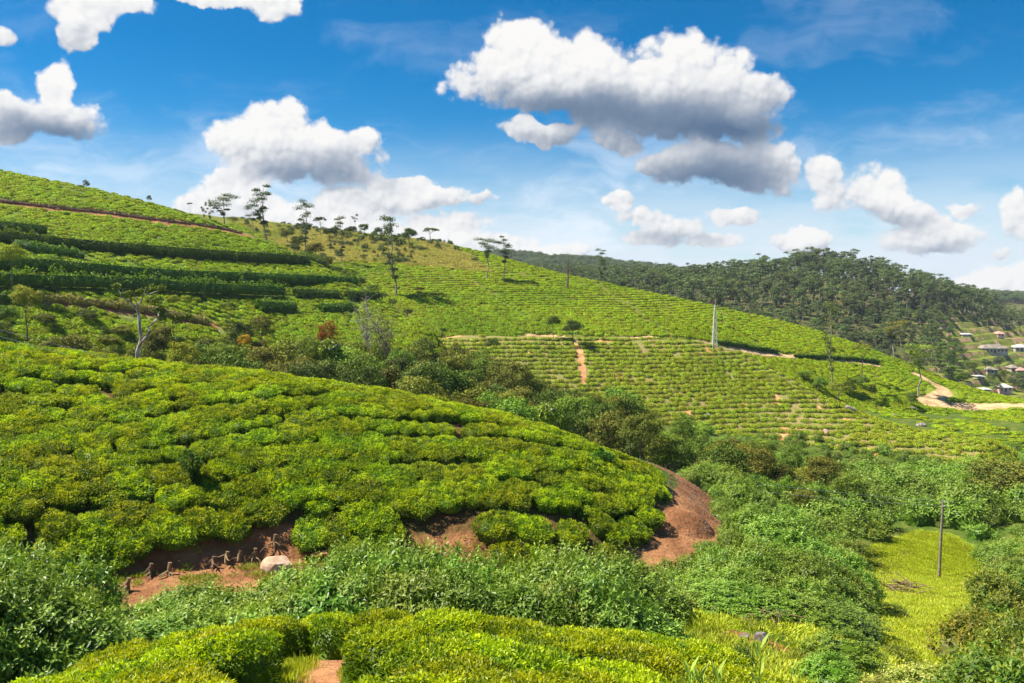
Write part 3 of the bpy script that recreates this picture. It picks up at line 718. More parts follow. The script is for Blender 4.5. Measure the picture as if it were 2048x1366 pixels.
def shrub_mesh(seed, R0=1.5, H=2.4, shoots=330, nl=9, L=.20, Wd=.085, mat=None, flowers=0, droop=.42, upright=.15):
    """big leaved shrub: leaf rosettes at the ends of shoots over a lumpy mound"""
    r = np.random.default_rng(500 + seed); a = Acc()
    blob(a, R0 * .72, R0 * .72, H * .68, 0, seed, 10, 5)
    nb = 7; bl = []
    for k in range(nb):
        t = k / nb * 6.283 + r.uniform(-.4, .4); q = r.uniform(.25, .62) * R0
        bl.append((q * math.cos(t), q * math.sin(t), H * r.uniform(.38, .66), R0 * r.uniform(.38, .55)))
    bl.append((0, 0, H * .68, R0 * .55))
    bl = np.array(bl)
    d = unit(shoots * 3, r); d[:, 2] = np.abs(d[:, 2]) * 1.1 - .25; d /= np.linalg.norm(d, axis=1, keepdims=True)
    i = r.integers(0, len(bl), len(d)); pos = bl[i, :3] + d * bl[i, 3:4] * r.uniform(.8, 1.12, (len(d), 1))
    dist = np.linalg.norm((pos[:, None] - bl[None, :, :3]), axis=2) / bl[None, :, 3]
    ok = (dist.min(1) > .74) & (pos[:, 2] > .05); pos = pos[ok][:shoots]; d = d[ok][:shoots]
    n = len(pos); lean = d * .8 + np.array([0, 0, upright]) + r.normal(size=(n, 3)) * .22; lean /= np.linalg.norm(lean, axis=1, keepdims=True)
    k = np.arange(nl); ang = k * 2.4 + r.uniform(0, 6.28, (n, 1)); hgt = (k / nl)[None] * .28 * (L / .2)
    ref = np.cross(lean, r.normal(size=(n, 3))); ref /= np.linalg.norm(ref, axis=1, keepdims=True); ref2 = np.cross(lean, ref)
    rad = ref[:, None] * np.cos(ang)[..., None] + ref2[:, None] * np.sin(ang)[..., None]
    base = pos[:, None] + lean[:, None] * (hgt - .14)[..., None]
    frac = (k / nl)[None, :, None]
    ax = rad * (1.0 - frac * .45) + lean[:, None] * (.05 + frac * .6) + np.array([0, 0, -1]) * (droop * (1.2 - frac)) 
    nm = lean[:, None] * 1.0 + rad * .25 + r.normal(size=ax.shape) * .15
    sz = (1 - frac[..., 0] * .55) * r.uniform(.75, 1.2, (n, nl))
    rr = np.clip(r.uniform(0, 1, (n, 1)) * .5 + r.uniform(0, .5, (n, nl)), 0, 1)
    tip = np.clip(frac[..., 0] ** 2 * 1.1 * sst(pos[:, 2:3] / H, .1, .6), 0, 1) * np.ones((n, nl))
    a.leaves(base.reshape(-1, 3), ax.reshape(-1, 3), nm.reshape(-1, 3), (L * sz).ravel(), (Wd * sz).ravel(), rr.ravel(), tip.ravel(), fold=.06)
    for k in range(6):
        e = bl[k % len(bl), :3] * np.array([1, 1, .9]); a.tube([[0, 0, -.3], e * .5 + r.normal(size=3) * .08, e], [.05, .035, .015], 5, False)
    return a.build('shrub', [mat or M_SHRUB])

SHRUBS = [shrub_mesh(k) for k in range(5)]
SHRUBS_FAR = [shrub_mesh(30 + k, shoots=170, nl=6, L=.34, Wd=.15) for k in range(4)]
SHRUBS_Y = [shrub_mesh(50 + k, R0=1.1, H=1.3, shoots=240, nl=6, L=.16, Wd=.085, mat=M_SHRUBY, droop=.0, upright=.6) for k in range(3)]
SHRUBS_YFAR = [shrub_mesh(60 + k, R0=1.2, H=1.3, shoots=200, nl=5, L=.24, Wd=.11, mat=M_SHRUBY, droop=.0, upright=.6) for k in range(2)]

def crown(seed, rx, rz, cz, npuff, card, ncard, mat, flat=.75, puff=.36, hollow=.35, low=-.35, shell=.55, ry=None, name='crown'):
    """crown of leafy puffs spread over an ellipsoid, cards mostly facing outwards"""
    r = np.random.default_rng(900 + seed); a = Acc(); ry = ry or rx
    d = unit(npuff * 4, r); d = d[d[:, 2] > low][:npuff]
    c = d * r.uniform(hollow, 1.0 - puff * .5, (len(d), 1)) ** .7 * np.array([rx, ry, rz]) * (1 - puff * .45)
    c[:, 2] += cz; pr = puff * min(rx, rz * 1.3) * r.uniform(.7, 1.25, len(d))
    n = ncard; i = r.integers(0, len(c), n); e = unit(n, r); e[:, 2] = np.where(e[:, 2] < -.35, -e[:, 2], e[:, 2])
    pos = c[i] + e * (pr[i, None] * r.uniform(shell, 1.08, (n, 1))) * np.array([1, 1, flat])
    nm = e + np.array([0, 0, .25]) + r.normal(size=(n, 3)) * .42; ax = np.cross(nm, r.normal(size=(n, 3))); ax /= np.linalg.norm(ax, axis=1, keepdims=True) + 1e-9
    L = card * r.uniform(.6, 1.3, n)
    lob = r.uniform(0, .6, len(c))[i]
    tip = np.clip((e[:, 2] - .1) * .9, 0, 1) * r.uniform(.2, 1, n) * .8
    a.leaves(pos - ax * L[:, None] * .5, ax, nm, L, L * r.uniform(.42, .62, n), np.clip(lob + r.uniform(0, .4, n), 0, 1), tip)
    return a.build(name, [mat]), c, pr

def trunk_mesh(pts, rad, limbs, mat, seed=0, n=7, name='trunk', thin=.45):
    a = Acc(); r = np.random.default_rng(40 + seed); a.tube(pts, rad, n)
    pts = np.asarray(pts, float); zz = pts[:, 2]
    for e in limbs:
        e = np.asarray(e, float); zb = max(zz[1], min(zz[-1] * .97, e[2] - .45 * np.hypot(e[0], e[1]) - .1 * zz[-1]))
        b = np.array([np.interp(zb, zz, pts[:, k]) for k in range(3)]); rb = np.interp(zb, zz, rad) * thin
        m_ = b * .5 + e * .5 + np.array([0, 0, -.06 * np.linalg.norm(e - b)]) + r.normal(size=3) * .04 * np.linalg.norm(e - b)
        a.tube([b, m_, e], [rb, rb * .65, rb * .25], 5, False)
    return a.build(name, [mat])

def spine(H, bend, seed, k=7):
    r = np.random.default_rng(70 + seed); t = np.linspace(0, 1, k); w = np.cumsum(r.normal(size=(k, 2)), 0); w -= w[0]
    return np.stack([w[:, 0] * bend * H * .03, w[:, 1] * bend * H * .03, t * H], -1)

# unit trees, 10 m tall; (trunk, crown) meshes
def euc(seed, dense=1.0, base=.42, rx=1.7, card=.30, n=2100, npuff=13, top=10.0):
    r = np.random.default_rng(1200 + seed)
    sp = spine(9.3, .65, seed); sp[0, 2] = -.6
    a = Acc(); cs = []
    for k in range(npuff):
        h = base + (1 - base) * (k + r.uniform(0, 1)) / npuff; z = h * 9.6
        w = rx * (math.sin(min(1, (1.08 - h) / (1.08 - base) + .12) * math.pi) * .85 + .18); t = r.uniform(0, 6.28) if k else 0
        q = w * r.uniform(.25, .95); ctr = np.array([np.interp(z, sp[:, 2], sp[:, 0]) + q * math.cos(t), np.interp(z, sp[:, 2], sp[:, 1]) + q * math.sin(t), z])
        cs.append((ctr, r.uniform(.55, 1.0) * (.58 + .34 * w)))
    N = int(n * dense)
    i = r.integers(0, len(cs), N); c = np.array([q[0] for q in cs]); pr = np.array([q[1] for q in cs])
    e = unit(N, r); e[:, 2] = np.where(e[:, 2] < -.2, -e[:, 2], e[:, 2])
    pos = c[i] + e * pr[i, None] * r.uniform(.3, 1.1, (N, 1)) * np.array([1, 1, .62])
    nm = e * np.array([.8, .8, 1]) + np.array([0, 0, .45]) + r.normal(size=(N, 3)) * .45; ax = np.cross(nm, r.normal(size=(N, 3))); ax /= np.linalg.norm(ax, axis=1, keepdims=True)
    L = card * r.uniform(.55, 1.25, N)
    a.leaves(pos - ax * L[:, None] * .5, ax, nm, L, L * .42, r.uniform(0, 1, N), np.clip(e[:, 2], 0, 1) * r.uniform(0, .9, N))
    tr = trunk_mesh(sp, np.linspace(.125, .03, len(sp)), [q[0] - np.array([0, 0, q[1] * .15]) for q in cs], M_EUCBARK, seed, 6)
    return tr, a.build('crown', [M_EUC])
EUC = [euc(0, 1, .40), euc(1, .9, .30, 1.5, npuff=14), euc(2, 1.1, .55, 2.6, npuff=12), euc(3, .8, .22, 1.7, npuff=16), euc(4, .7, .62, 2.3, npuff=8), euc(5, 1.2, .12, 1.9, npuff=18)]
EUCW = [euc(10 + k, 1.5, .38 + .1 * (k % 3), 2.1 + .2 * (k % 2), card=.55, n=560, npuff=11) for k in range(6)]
def broad(seed, mat=None, rx=4.2, rz=3.6, cz=6.2, npuff=30, card=.38, n=4200, puff=.34, bark=None, trunkH=5.2, **kw):
    cm, c, pr = crown(seed, rx, rz, cz, npuff, card, n, mat or M_TREE, puff=puff, **kw)
    sp = spine(trunkH, 1.0, seed, 5); sp[0, 2] = -.8
    tm = trunk_mesh(sp, np.linspace(.24, .11, 5), c[:9], bark or M_BARK, seed, 7)
    return tm, cm
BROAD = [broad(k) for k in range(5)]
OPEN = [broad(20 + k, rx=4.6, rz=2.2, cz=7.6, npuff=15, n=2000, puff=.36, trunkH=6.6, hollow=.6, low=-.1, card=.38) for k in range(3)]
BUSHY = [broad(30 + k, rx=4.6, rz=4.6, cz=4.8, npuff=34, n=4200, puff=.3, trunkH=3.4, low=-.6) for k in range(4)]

HAS = {}
def tree(name, pair, loc, h, w, label, cat='tree', group=None, tint=(1, 1, 1), rz=None, hh=10.0, ww=8.6, tr=None):
    """thing made of trunk and crown, source meshes are hh tall and ww wide"""
    t = ob(name, None, loc=loc, label=label, cat=cat, group=group)
    t.empty_display_size = .5
    t.rotation_euler = (0, 0, rng.uniform(0, 6.28) if rz is None else rz)
    s = h / hh; sw = w / ww; t.scale = (sw, sw, s)
    a = ob('trunk', pair[0], t); b = ob('crown', pair[1], t)
    if ww > 9 and h > 1.25 * w:
        k = 1.25 * w / h; b.scale = (1, 1, k); b.location = (0, 0, 9.6 * (1 - k))
        th = max(v.co.z for v in pair[0].vertices); a.scale = (.8, .8, min(9.0 / th, max(1.0, (9.6 * (1 - k) + 5 * k) / min(th, 6.5))))
    b.color = (*tint, 1)
    if tr is not None: a.color = (*tr, 1)
    return t

# ------------------------------------------------------------------ tea
def rows_arc(hill, Xs, ybase, ymax, spacing, along, jit=.10, seed=0, tilt=0.0):
    """bush positions in rows slanting slightly across the slope: x, y, row counted from below, column, row number"""
    r = np.random.default_rng(seed); out = []
    for j, X in enumerate(Xs):
        y = np.arange(ybase(X), ymax(X), .1)
        if len(y) < 3: continue
        z = hill(np.full(len(y), X), y); s = np.r_[0, np.cumsum(np.hypot(np.diff(y), np.diff(z)))]
        o = tilt * (X - Xs[0]); k = np.arange(math.ceil(-o / spacing), (s[-1] - o) / spacing); sk = k * spacing + o; yy = np.interp(sk, s, y)
        xo = X + (k.astype(int) % 2) * along * .5 + r.normal(size=len(k)) * jit
        out.append(np.stack([xo, yy + r.normal(size=len(k)) * jit * .6, np.floor(sk / spacing), np.full(len(k), j), k - k.min() * 0], -1))
    return np.concatenate(out)
def rows_level(hill, Xs, y0, y1, dz, z0, jit=.1, seed=0, smin=.05):
    r = np.random.default_rng(seed); out = []
    Y = np.arange(y0, y1, .25)
    XX, YY = np.meshgrid(Xs, Y, indexing='ij'); Z = hill(XX, YY)
    Z = Z + (fbm(np.stack([XX, YY], -1) / 14, 3, seed) - .5) * .5
    q = np.floor((Z - z0) / dz)
    d = np.diff(q, axis=1); ii, jj = np.nonzero(d > 0)
    n = len(ii)
    t = (q[ii, jj + 1] * dz + z0 - Z[ii, jj]) / (Z[ii, jj + 1] - Z[ii, jj])
    return np.stack([XX[ii, jj] + r.normal(size=n) * jit * 1.6, YY[ii, jj] + t * .25 + r.normal(size=n) * jit, q[ii, jj + 1], ii], -1)

def own(key, X, Y, tol=.3):
    return HILLS[key](X, Y) > terrain(X, Y) - tol

# near field
Xs = np.arange(-13, 9.5, 1.0)
kbA = lambda X: 3.4
def edgeA(X):
    pxs = np.array([-400, 0, 300, 650, 950, 1350, 1500, 1580, 1640, 1700]); ys = np.array([10.3, 11.7, 13.5, 14.4, 14.4, 13.9, 12.6, 11, 9.4, 7.5])
    e = 12.
    for _ in range(12): e = float(np.interp(1024 + X / e * FPX, pxs, ys))
    return e
q = []
r_ = np.random.default_rng(11)
for j, X in enumerate(Xs):
    e = edgeA(X)
    y = e - .55 - np.arange(0, 12) * 1.04
    y = y[y > 3.2]
    q.append(np.stack([X + (np.arange(len(y)) % 2) * .5 + r_.normal(size=len(y)) * .10, y + r_.normal(size=len(y)) * .09], -1))
q = np.concatenate(q)
q = q[(distpl(q[:, 0], q[:, 1], R_gap) > .82) | (np.array([edgeA(x) for x in q[:, 0]]) - q[:, 1] < 1.25)]
q = q[(q[:, 0] / q[:, 1] < A_(1700) + .02)]
nz = H_base(q[:, 0], q[:, 1]); npx, npy = topix(np.stack([q[:, 0], q[:, 1], nz + .6], -1)); q = q[(npx > -120) & (npx < 2200) & (npy < 1480)]
zq = H_base(q[:, 0], q[:, 1])
rt = np.random.default_rng(5)
la = lean(H_base, q[:, 0], q[:, 1], rt.uniform(0, 6.28, len(q)))
NA = len(q)
def pick(v, edges, words): return words[int(np.searchsorted(edges, v))]
apx, apy = topix(np.stack([q[:, 0], q[:, 1], zq + .6], -1)); ae = np.array([edgeA(x) for x in q[:, 0]]) - q[:, 1]
def lab_a(k):
    row = pick(ae[k], [1.1, 2.1, 3.1, 4.1], ['in the outermost rim row', 'in the second row from the rim', 'in the third row from the rim', 'in the fourth row from the rim', 'lowest rows'])
    wh = pick(apx[k], [120, 330, 600, 760, 1000, 1250, 1450], ['below the big leafy shrubs at left', 'below the bare soil bank', 'below the pale tan boulder', 'beside the earthen gap', 'right of the earthen gap', 'below the thicket end', 'below the dirt track', 'by the boulder'])
    return 'near bush %s, %s' % (row, wh)
for k in range(len(q)):
    o = ob('tea_bush', TEA_NEAR[rt.integers(5)], loc=(q[k, 0], q[k, 1], zq[k] - .04 + rt.normal() * .035), label=lab_a(k), cat='tea bush', group='tea bushes of the near field')
    s = rt.uniform(.95, 1.12); o.scale = (s, s, rt.uniform(.94, 1.06)); o.rotation_euler = la[k]
    o.color = (1, rt.uniform(.94, 1.03), 1, 1)
# knoll
kx = np.array([P(*k)[0] for k in KB]); ky = np.array([k[2] for k in KB])
Xs = np.arange(-34, 9.6, .98)
q = rows_arc(H_knoll, Xs, lambda X: float(np.interp(X, kx, ky)) + .15, lambda X: 54.0, .86, .96, .15, 3, tilt=.13)
z = H_knoll(q[:, 0], q[:, 1])
# ragged lower edge and hollows between rows
rk = np.random.default_rng(9)
hol = fbm(np.stack([q[:, 0] / 3.2, q[:, 1] / 2.0], -1), 3, 4)
keep = (z > terrain(q[:, 0], q[:, 1]) - .2) & (distpl(q[:, 0], q[:, 1], R_knoll) > 1.25) & ~((q[:, 2] < 2) & (rk.uniform(size=len(q)) < .30) & (q[:, 0] > -9) & (q[:, 0] < 4)) 
q = q[keep]; z = z[keep]
# every third or fourth row is followed by a narrow plucking lane, as in the photograph
rowid = q[:, 4].astype(int)
lane = np.isin(rowid % 13, (1, 4, 6, 10)) 
fade = sst(q[:, 0], 8, -6)
lmod = fbm(np.stack([q[:, 0] / 4, q[:, 4] * 3.1], -1), 2, 44)
lane = lane & (lmod > .37)
gone = lane & ((fade > .25) | (rk.uniform(size=len(q)) < .5)); q = q[~gone]; lane = np.zeros(len(q), bool)
crease = fbm(np.stack([q[:, 0] / 2.2, q[:, 4] * 2.3], -1), 2, 91)
shr = np.where(crease < .36, .84, 1.0)
z = H_knoll(q[:, 0], q[:, 1])
sc = rk.uniform(.92, 1.10, len(q)) * np.where(lane, .82, 1.03) * shr
zz = rk.uniform(.90, 1.10, len(q)) * np.where(lane, .86, 1) * (.4 + .6 * shr) * np.where(q[:, 2] < 1, .85, 1)
order = np.argsort(np.hypot(q[:, 0] + 2, q[:, 1])); nthing = 300 - NA
kpx, kpy = topix(np.stack([q[:, 0], q[:, 1], z], -1)); order = np.r_[order[(kpx[order] > -60)], order[(kpx[order] <= -60)]]
first = order[:nthing]; rest = order[nthing:]
ORD = ['lowest', 'second lowest', 'third lowest', 'fourth lowest', 'fifth lowest', 'sixth lowest', 'seventh lowest', 'eighth lowest', 'ninth lowest', 'tenth lowest', 'eleventh lowest', 'twelfth lowest'] + ['high'] * 40
def lab_c(k):
    wh = pick(kpx[k], [160, 330, 480, 620, 800, 1000, 1130, 1260], ['at the left edge', 'left of the dark sapling', 'below the dark sapling', 'above the pale boulder', 'right of the pale boulder', 'above the bare patches of the bank', 'above the blossoming shrubs', 'near the bend of the track', 'at the tip by the dirt track'])
    return 'tea bush in the %s knoll row, %s' % (ORD[max(0, int(q[k, 2]))], wh)
lk = lean(H_knoll, q[:, 0], q[:, 1], rk.uniform(0, 6.28, len(q)), .68)
for k in first:
    o = ob('tea_bush', TEA_MID[rk.integers(5)], loc=(q[k, 0], q[k, 1], z[k] - .05), label=lab_c(k), cat='tea bush', group='tea bushes on the knoll')
    o.scale = (sc[k], sc[k], zz[k]); o.rotation_euler = lk[k]; o.color = (.95, .98, 1, 1)
pts = np.stack([q[rest, 0], q[rest, 1], z[rest] - .05], -1)
scatter('tea_bushes', pts, lk[rest], sc[rest], rk.integers(0, 5, len(rest)), TEA_MID, 'dense tea bushes covering the upper knoll up to its bright rounded crest', 'tea bushes', zs=zz[rest])

# terraced hill
HEDGES = [
 ([(-60, 455), (0, 461), (50, 466), (95, 470)], 1.7, 'short dark hedge, topmost at the left edge of the terraced hill'),
 ([(-60, 484), (0, 484), (60, 490), (130, 497), (240, 505), (376, 515), (513, 523), (600, 528), (645, 530)], 1.9, 'long dark hedge running highest across the terraced tea hill'),
 ([(30, 496), (70, 505), (120, 512), (172, 520)], 1.4, 'short hedge tucked between the two upper long hedges at the left'),
 ([(-60, 538), (34, 541), (100, 542), (171, 548), (307, 558), (420, 562), (513, 564), (620, 568), (720, 572)], 1.9, 'long dark hedge second from the top across the terraced hill'),
 ([(-60, 573), (20, 575), (110, 577), (205, 578), (300, 581), (359, 586), (450, 590), (574, 594)], 2.2, 'thick tall hedge third from the top, left of the gap'),
 ([(588, 594), (640, 595), (683, 596)], 1.6, 'short hedge block between two gaps in the third hedge line'),
 ([(692, 597), (725, 598), (760, 598)], 1.5, 'dark hedge block ending the third hedge line at the gully'),
 ([(514, 621), (545, 622), (592, 623)], 1.7, 'lower short hedge left of the copper coloured tree'),
 ([(640, 622), (675, 622), (712, 621)], 1.5, 'lower short hedge behind the bare pale tree'),
 ([(-60, 600), (20, 602), (60, 604)], 1.2, 'ragged low hedge at the left edge above the golden bank'),
]
hl = [line(h[0], 72) for h in HEDGES]
Xs = np.arange(-98, -8, .74)
q = rows_level(H_terr, Xs, 74, 168, .28, -12, .16, 21)
px, py = topix(np.stack([q[:, 0], q[:, 1], H_terr(q[:, 0], q[:, 1])], -1))
keep = own('terr', q[:, 0], q[:, 1]) & (fbm(np.stack([q[:, 0] / 2.6, q[:, 1] / 1.6], -1), 3, 8) < .74)
for l in hl: keep &= distpl(q[:, 0], q[:, 1], l) > .9
keep &= (distpl(q[:, 0], q[:, 1], B1) > 1.6) & (distpl(q[:, 0], q[:, 1], B2) > 1.2)
q = q[keep]; n = len(q)
scatter('tea_bushes', np.stack([q[:, 0], q[:, 1], H_terr(q[:, 0], q[:, 1]) - .05], -1), lean(H_terr, q[:, 0], q[:, 1], rt.uniform(-.3, .3, n)), rt.uniform(.85, 1.12, n), rt.integers(0, 5, n), TEA_FAR,
        'rows of tea between the dark hedges of the terraced hill', 'tea bushes', zs=rt.uniform(.85, 1.15, n))
# long hill
Xs = np.arange(-70, 150, .76)
q = rows_level(H_long, Xs, 140, 236, .38, -40, .10, 31)
z = H_long(q[:, 0], q[:, 1]); px, py = topix(np.stack([q[:, 0], q[:, 1], z], -1))
P1 = line([(905, 490), (950, 520), (1020, 545), (1100, 556), (1200, 575), (1300, 590)], 150)
P2 = line([(1180, 560), (1240, 600), (1290, 640), (1340, 668)], 150); P3 = line([(1380, 600), (1450, 650), (1520, 690)], 150); P4 = line([(940, 560), (1000, 600), (1060, 640)], 150)
P5 = line([(820, 528), (900, 536), (1000, 546), (1100, 556)], 150)
keep = own('long', q[:, 0], q[:, 1]) & ~inpoly(px, py, DRYPOLY) & (distpl(q[:, 0], q[:, 1], R_long) > 2.0) & (distpl(q[:, 0], q[:, 1], R_long2) > 1.2) & (distpl(q[:, 0], q[:, 1], R_mid) > .6)
for l in (P1, P2, P3, P4, P5): keep &= distpl(q[:, 0], q[:, 1], l) > .5
keep &= (fbm(np.stack([q[:, 0] / 2.6, q[:, 1] / 1.8], -1), 3, 18) < .76)
q = q[keep]; z = z[keep]; n = len(q)
scatter('tea_bushes', np.stack([q[:, 0], q[:, 1], z - .05], -1), lean(H_long, q[:, 0], q[:, 1], rt.uniform(-.25, .25, n)), rt.uniform(.9, 1.15, n), rt.integers(0, 5, n), TEA_FAR,
        'close contour rows of tea over the long hill below the dry grass', 'tea bushes', zs=rt.uniform(.85, 1.15, n))
# spur
Xs = np.arange(-14, 80, .66)
q = rows_level(H_spur, Xs, 108, 156, .56, -40, .10, 41)
z = H_spur(q[:, 0], q[:, 1])
keep = own('spur', q[:, 0], q[:, 1]) & (distpl(q[:, 0], q[:, 1], R_gash) > .6) & (distpl(q[:, 0], q[:, 1], R_mid) > .6) & (rt.uniform(size=len(q)) < .98) & (fbm(np.stack([q[:, 0] / 2, q[:, 1] / 1.5], -1), 3, 28) < .75)
q = q[keep]; z = z[keep]
xx, yy = np.meshgrid(np.arange(0, 82, .7), np.arange(105, 140, 1.35)); xx = xx.ravel() + rt.normal(size=xx.size) * .12; yy = yy.ravel() + rt.normal(size=yy.size) * .15; ze = H_spur(xx, yy); pxe, pye = topix(np.stack([xx, yy, ze], -1))
gr = np.abs(H_spur(xx, yy + 1) - ze); k = own('spur', xx, yy) & (gr < .26) & (rt.uniform(size=len(xx)) < .8) & (pxe > 1150)
q = np.concatenate([q, np.stack([xx, yy, 0 * xx, 0 * xx], -1)[k]]); z = np.r_[z, ze[k]]; n = len(q)
scatter('tea_bushes', np.stack([q[:, 0], q[:, 1], z - .05], -1), lean(H_spur, q[:, 0], q[:, 1], rt.uniform(-.25, .25, n)), rt.uniform(.74, 1.08, n), rt.integers(0, 5, n), TEA_PRUNED,
        'thin pruned tea rows with pale earth between them on the lower spur', 'tea bushes', zs=rt.uniform(.7, 1.15, n))

# hedges
def hedge(pl, h, label, seed, mat=M_HEDGE, width=1.2, dens=120, card=.30, name='hedge', cat='hedge', group='hedges across the terraced hill'):
    r = np.random.default_rng(seed); p = resample(pl, .5); L = len(p) * .5; a = Acc()
    # leafy wall
    n = int(L * dens); s = r.uniform(0, len(p) - 1.001, n); i = s.astype(int); f = (s - i)[:, None]
    c = p[i] * (1 - f) + p[i + 1] * f
    tdir = p[i + 1] - p[i]; tdir[:, 2] = 0; tdir /= np.linalg.norm(tdir, axis=1, keepdims=True) + 1e-9; side = np.stack([-tdir[:, 1], tdir[:, 0], 0 * s], -1)
    hh = h * (.85 + .15 * np.abs(np.sin(s * .5 * 2.1 + seed))) * (.5 + .9 * fbm(np.stack([s * .5 / 1.1, 0 * s + seed], -1), 3, seed)); ww = width * (.62 + .35 * np.abs(np.sin(s * .5 * 2.1 + seed))) * (.7 + .6 * fbm(np.stack([s * .5 / 1.7, 0 * s + seed + 3], -1), 2, seed))
    th = r.uniform(-.15, np.pi + .15, n); q = r.uniform(.82, 1.06, n)
    pos = c + side * (np.cos(th) * ww * q * .9)[:, None]; pos[:, 2] += np.clip(np.sin(th), 0, 1) ** .6 * hh * q
    low = r.uniform(size=n) < .45; pos[:, 2] = np.where(low, c[:, 2] + r.uniform(0, 1, n) * hh * .9, pos[:, 2])
    sg = np.sign(np.cos(th)); pos[low] = (c + side * (sg * ww * .85)[:, None])[low] * [1, 1, 0] + np.stack([0 * s, 0 * s, pos[:, 2]], -1)[low]
    nm = side * np.cos(th)[:, None] + np.array([0, 0, 1]) * np.clip(np.sin(th), 0, 1)[:, None]; nm[low] = (side * sg[:, None] + np.array([0, 0, .3]))[low]
    nm = nm + r.normal(size=(n, 3)) * .4; ax = np.cross(nm, r.normal(size=(n, 3))) + np.array([0, 0, .5]); ax /= np.linalg.norm(ax, axis=1, keepdims=True)
    Lc = card * r.uniform(.6, 1.3, n)
    rel = (pos[:, 2] - c[:, 2]) / hh
    a.leaves(pos - ax * Lc[:, None] * .5, ax, nm, Lc, Lc * .5, r.uniform(0, 1, n), np.clip((rel - .5) * 2.2, 0, 1) * r.uniform(.1, 1, n))  # leaves near the top shift to the tip colour, a painted sunlit top
    # woody core
    k = np.arange(0, len(p), 2); pc_ = p[k].copy(); pc_[:, 2] += h * .38
    if len(pc_) > 1: a.tube(pc_, np.full(len(pc_), min(width * .62, h * .42)), 6)
    me = a.build(name, [mat]); return ob(name, me, label=label, cat=cat, group=group)
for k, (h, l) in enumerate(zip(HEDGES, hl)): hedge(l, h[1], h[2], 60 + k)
lb = line([(1430, 688), (1470, 693), (1510, 700), (1558, 708)], 149)
hedge(lb, 1.1, 'low green hedge above the red earth cutting beside the lattice mast', 81, width=.5, group='hedges beside the tracks')
lb = line([(1590, 715), (1640, 717), (1700, 720), (1760, 727)], 149)
hedge(lb, .9, 'thin low hedge along the pale track to the right of the mast', 82, width=.5, group='hedges beside the tracks')

# ------------------------------------------------------------------ shrubs filling the near gully
def zt(X, Y): return float(terrain(np.array([X], float), np.array([Y], float))[0])
def place_top(px, pytop, Y):
    """ground point under a crown whose top shows at a pixel, and the height between"""
    t = P(px, pytop, Y); z = zt(t[0], Y); return np.array([t[0], Y, z]), t[2] - z
nshr = 0
def shrub(px, pytop, Y, src, label, group, w=None, hs=2.45, ws=3.3, tint=(1, 1, 1), cat='shrub', hmin=.5):
    p, h = place_top(px, pytop, Y); h = max(hmin, h)
    o = ob('shrub', src[int(rng.integers(len(src)))], loc=p - np.array([0, 0, .1]), label=label, cat=cat, group=group)
    s = h / hs; w_ = s if w is None else w / ws
    o.scale = (w_, w_, s); o.rotation_euler = (0, 0, rng.uniform(0, 6.28)); o.color = (*tint, 1)
    return o
LAB_B = 'leafy bright green shrub in the dense thicket between the near tea and the soil bank'
TOPB = ([-200, 0, 60, 150, 200, 280, 350, 430, 520, 560, 620, 700, 800, 870, 930, 1000, 1080, 1150, 1220, 1262, 1290],
        [1060, 1100, 1108, 1170, 1215, 1190, 1160, 1150, 1160, 1150, 1112, 1100, 1090, 1092, 1100, 1135, 1112, 1100, 1105, 1135, 1190])
for px in np.arange(-160, 1280, 46):
    for (Y, dpy) in ((22.5, 0), (20.2, 22), (18.2, 55)):
        x = px + rng.uniform(-20, 20); top = float(np.interp(x, *TOPB)) - float(np.interp(x, [100, 160, 560, 680], [22, -6, -6, 20])) + dpy + rng.uniform(-8, 14)
        yy = Y + rng.uniform(-.5, .5) - (3.0 if x < 140 else (1.5 if x < 300 else 0))
        shrub(x, top, yy, SHRUBS, 'shrub in the %s of the thicket, %s' % ({22.5: 'back', 20.2: 'middle', 18.2: 'front'}[Y], pick(x, [150, 350, 520, 640, 850, 1050, 1180], ['at the tall left clump', 'below the lower end of the soil bank', 'left of the pale boulder', 'around the pale boulder', 'right of the pale boulder', 'in the highest stretch', 'where creamy blossoms show', 'at the right end by the track'])), 'shrubs of the near thicket', w=rng.uniform(2.6, 3.4), tint=(rng.uniform(.85, 1.1), 1, rng.uniform(.9, 1.1)))
LAB_M = 'dense dark green shrub in the large rounded mound right of the dirt track'
MX = [1300, 1350, 1400, 1450, 1520, 1600, 1660, 1700, 1765]; MT = [1160, 1120, 1092, 1078, 1080, 1090, 1120, 1165, 1215]
for px in np.arange(1310, 1712, 34):
    for (Y, d) in ((30, 0), (27.5, 22), (25.2, 55), (23.6, 95)):
        x = px + rng.uniform(-14, 14); top = float(np.interp(x, MX, MT)) + d + rng.uniform(-8, 12)
        if top > 1275: continue
        shrub(x, top, Y + rng.uniform(-.5, .5) + (x > 1700) * 1.0, SHRUBS, 'shrub at the %s of the mound, %s' % ({30: 'crown', 27.5: 'upper side', 25.2: 'lower side', 23.6: 'foot'}[Y], pick(x, [1400, 1520, 1640], ['at its left end by the track', 'left of its middle', 'right of its middle', 'at its right end by the grass path'])), 'shrubs of the rounded mound', w=rng.uniform(2.6, 3.3), tint=(rng.uniform(.8, 1.05), .92, .9))
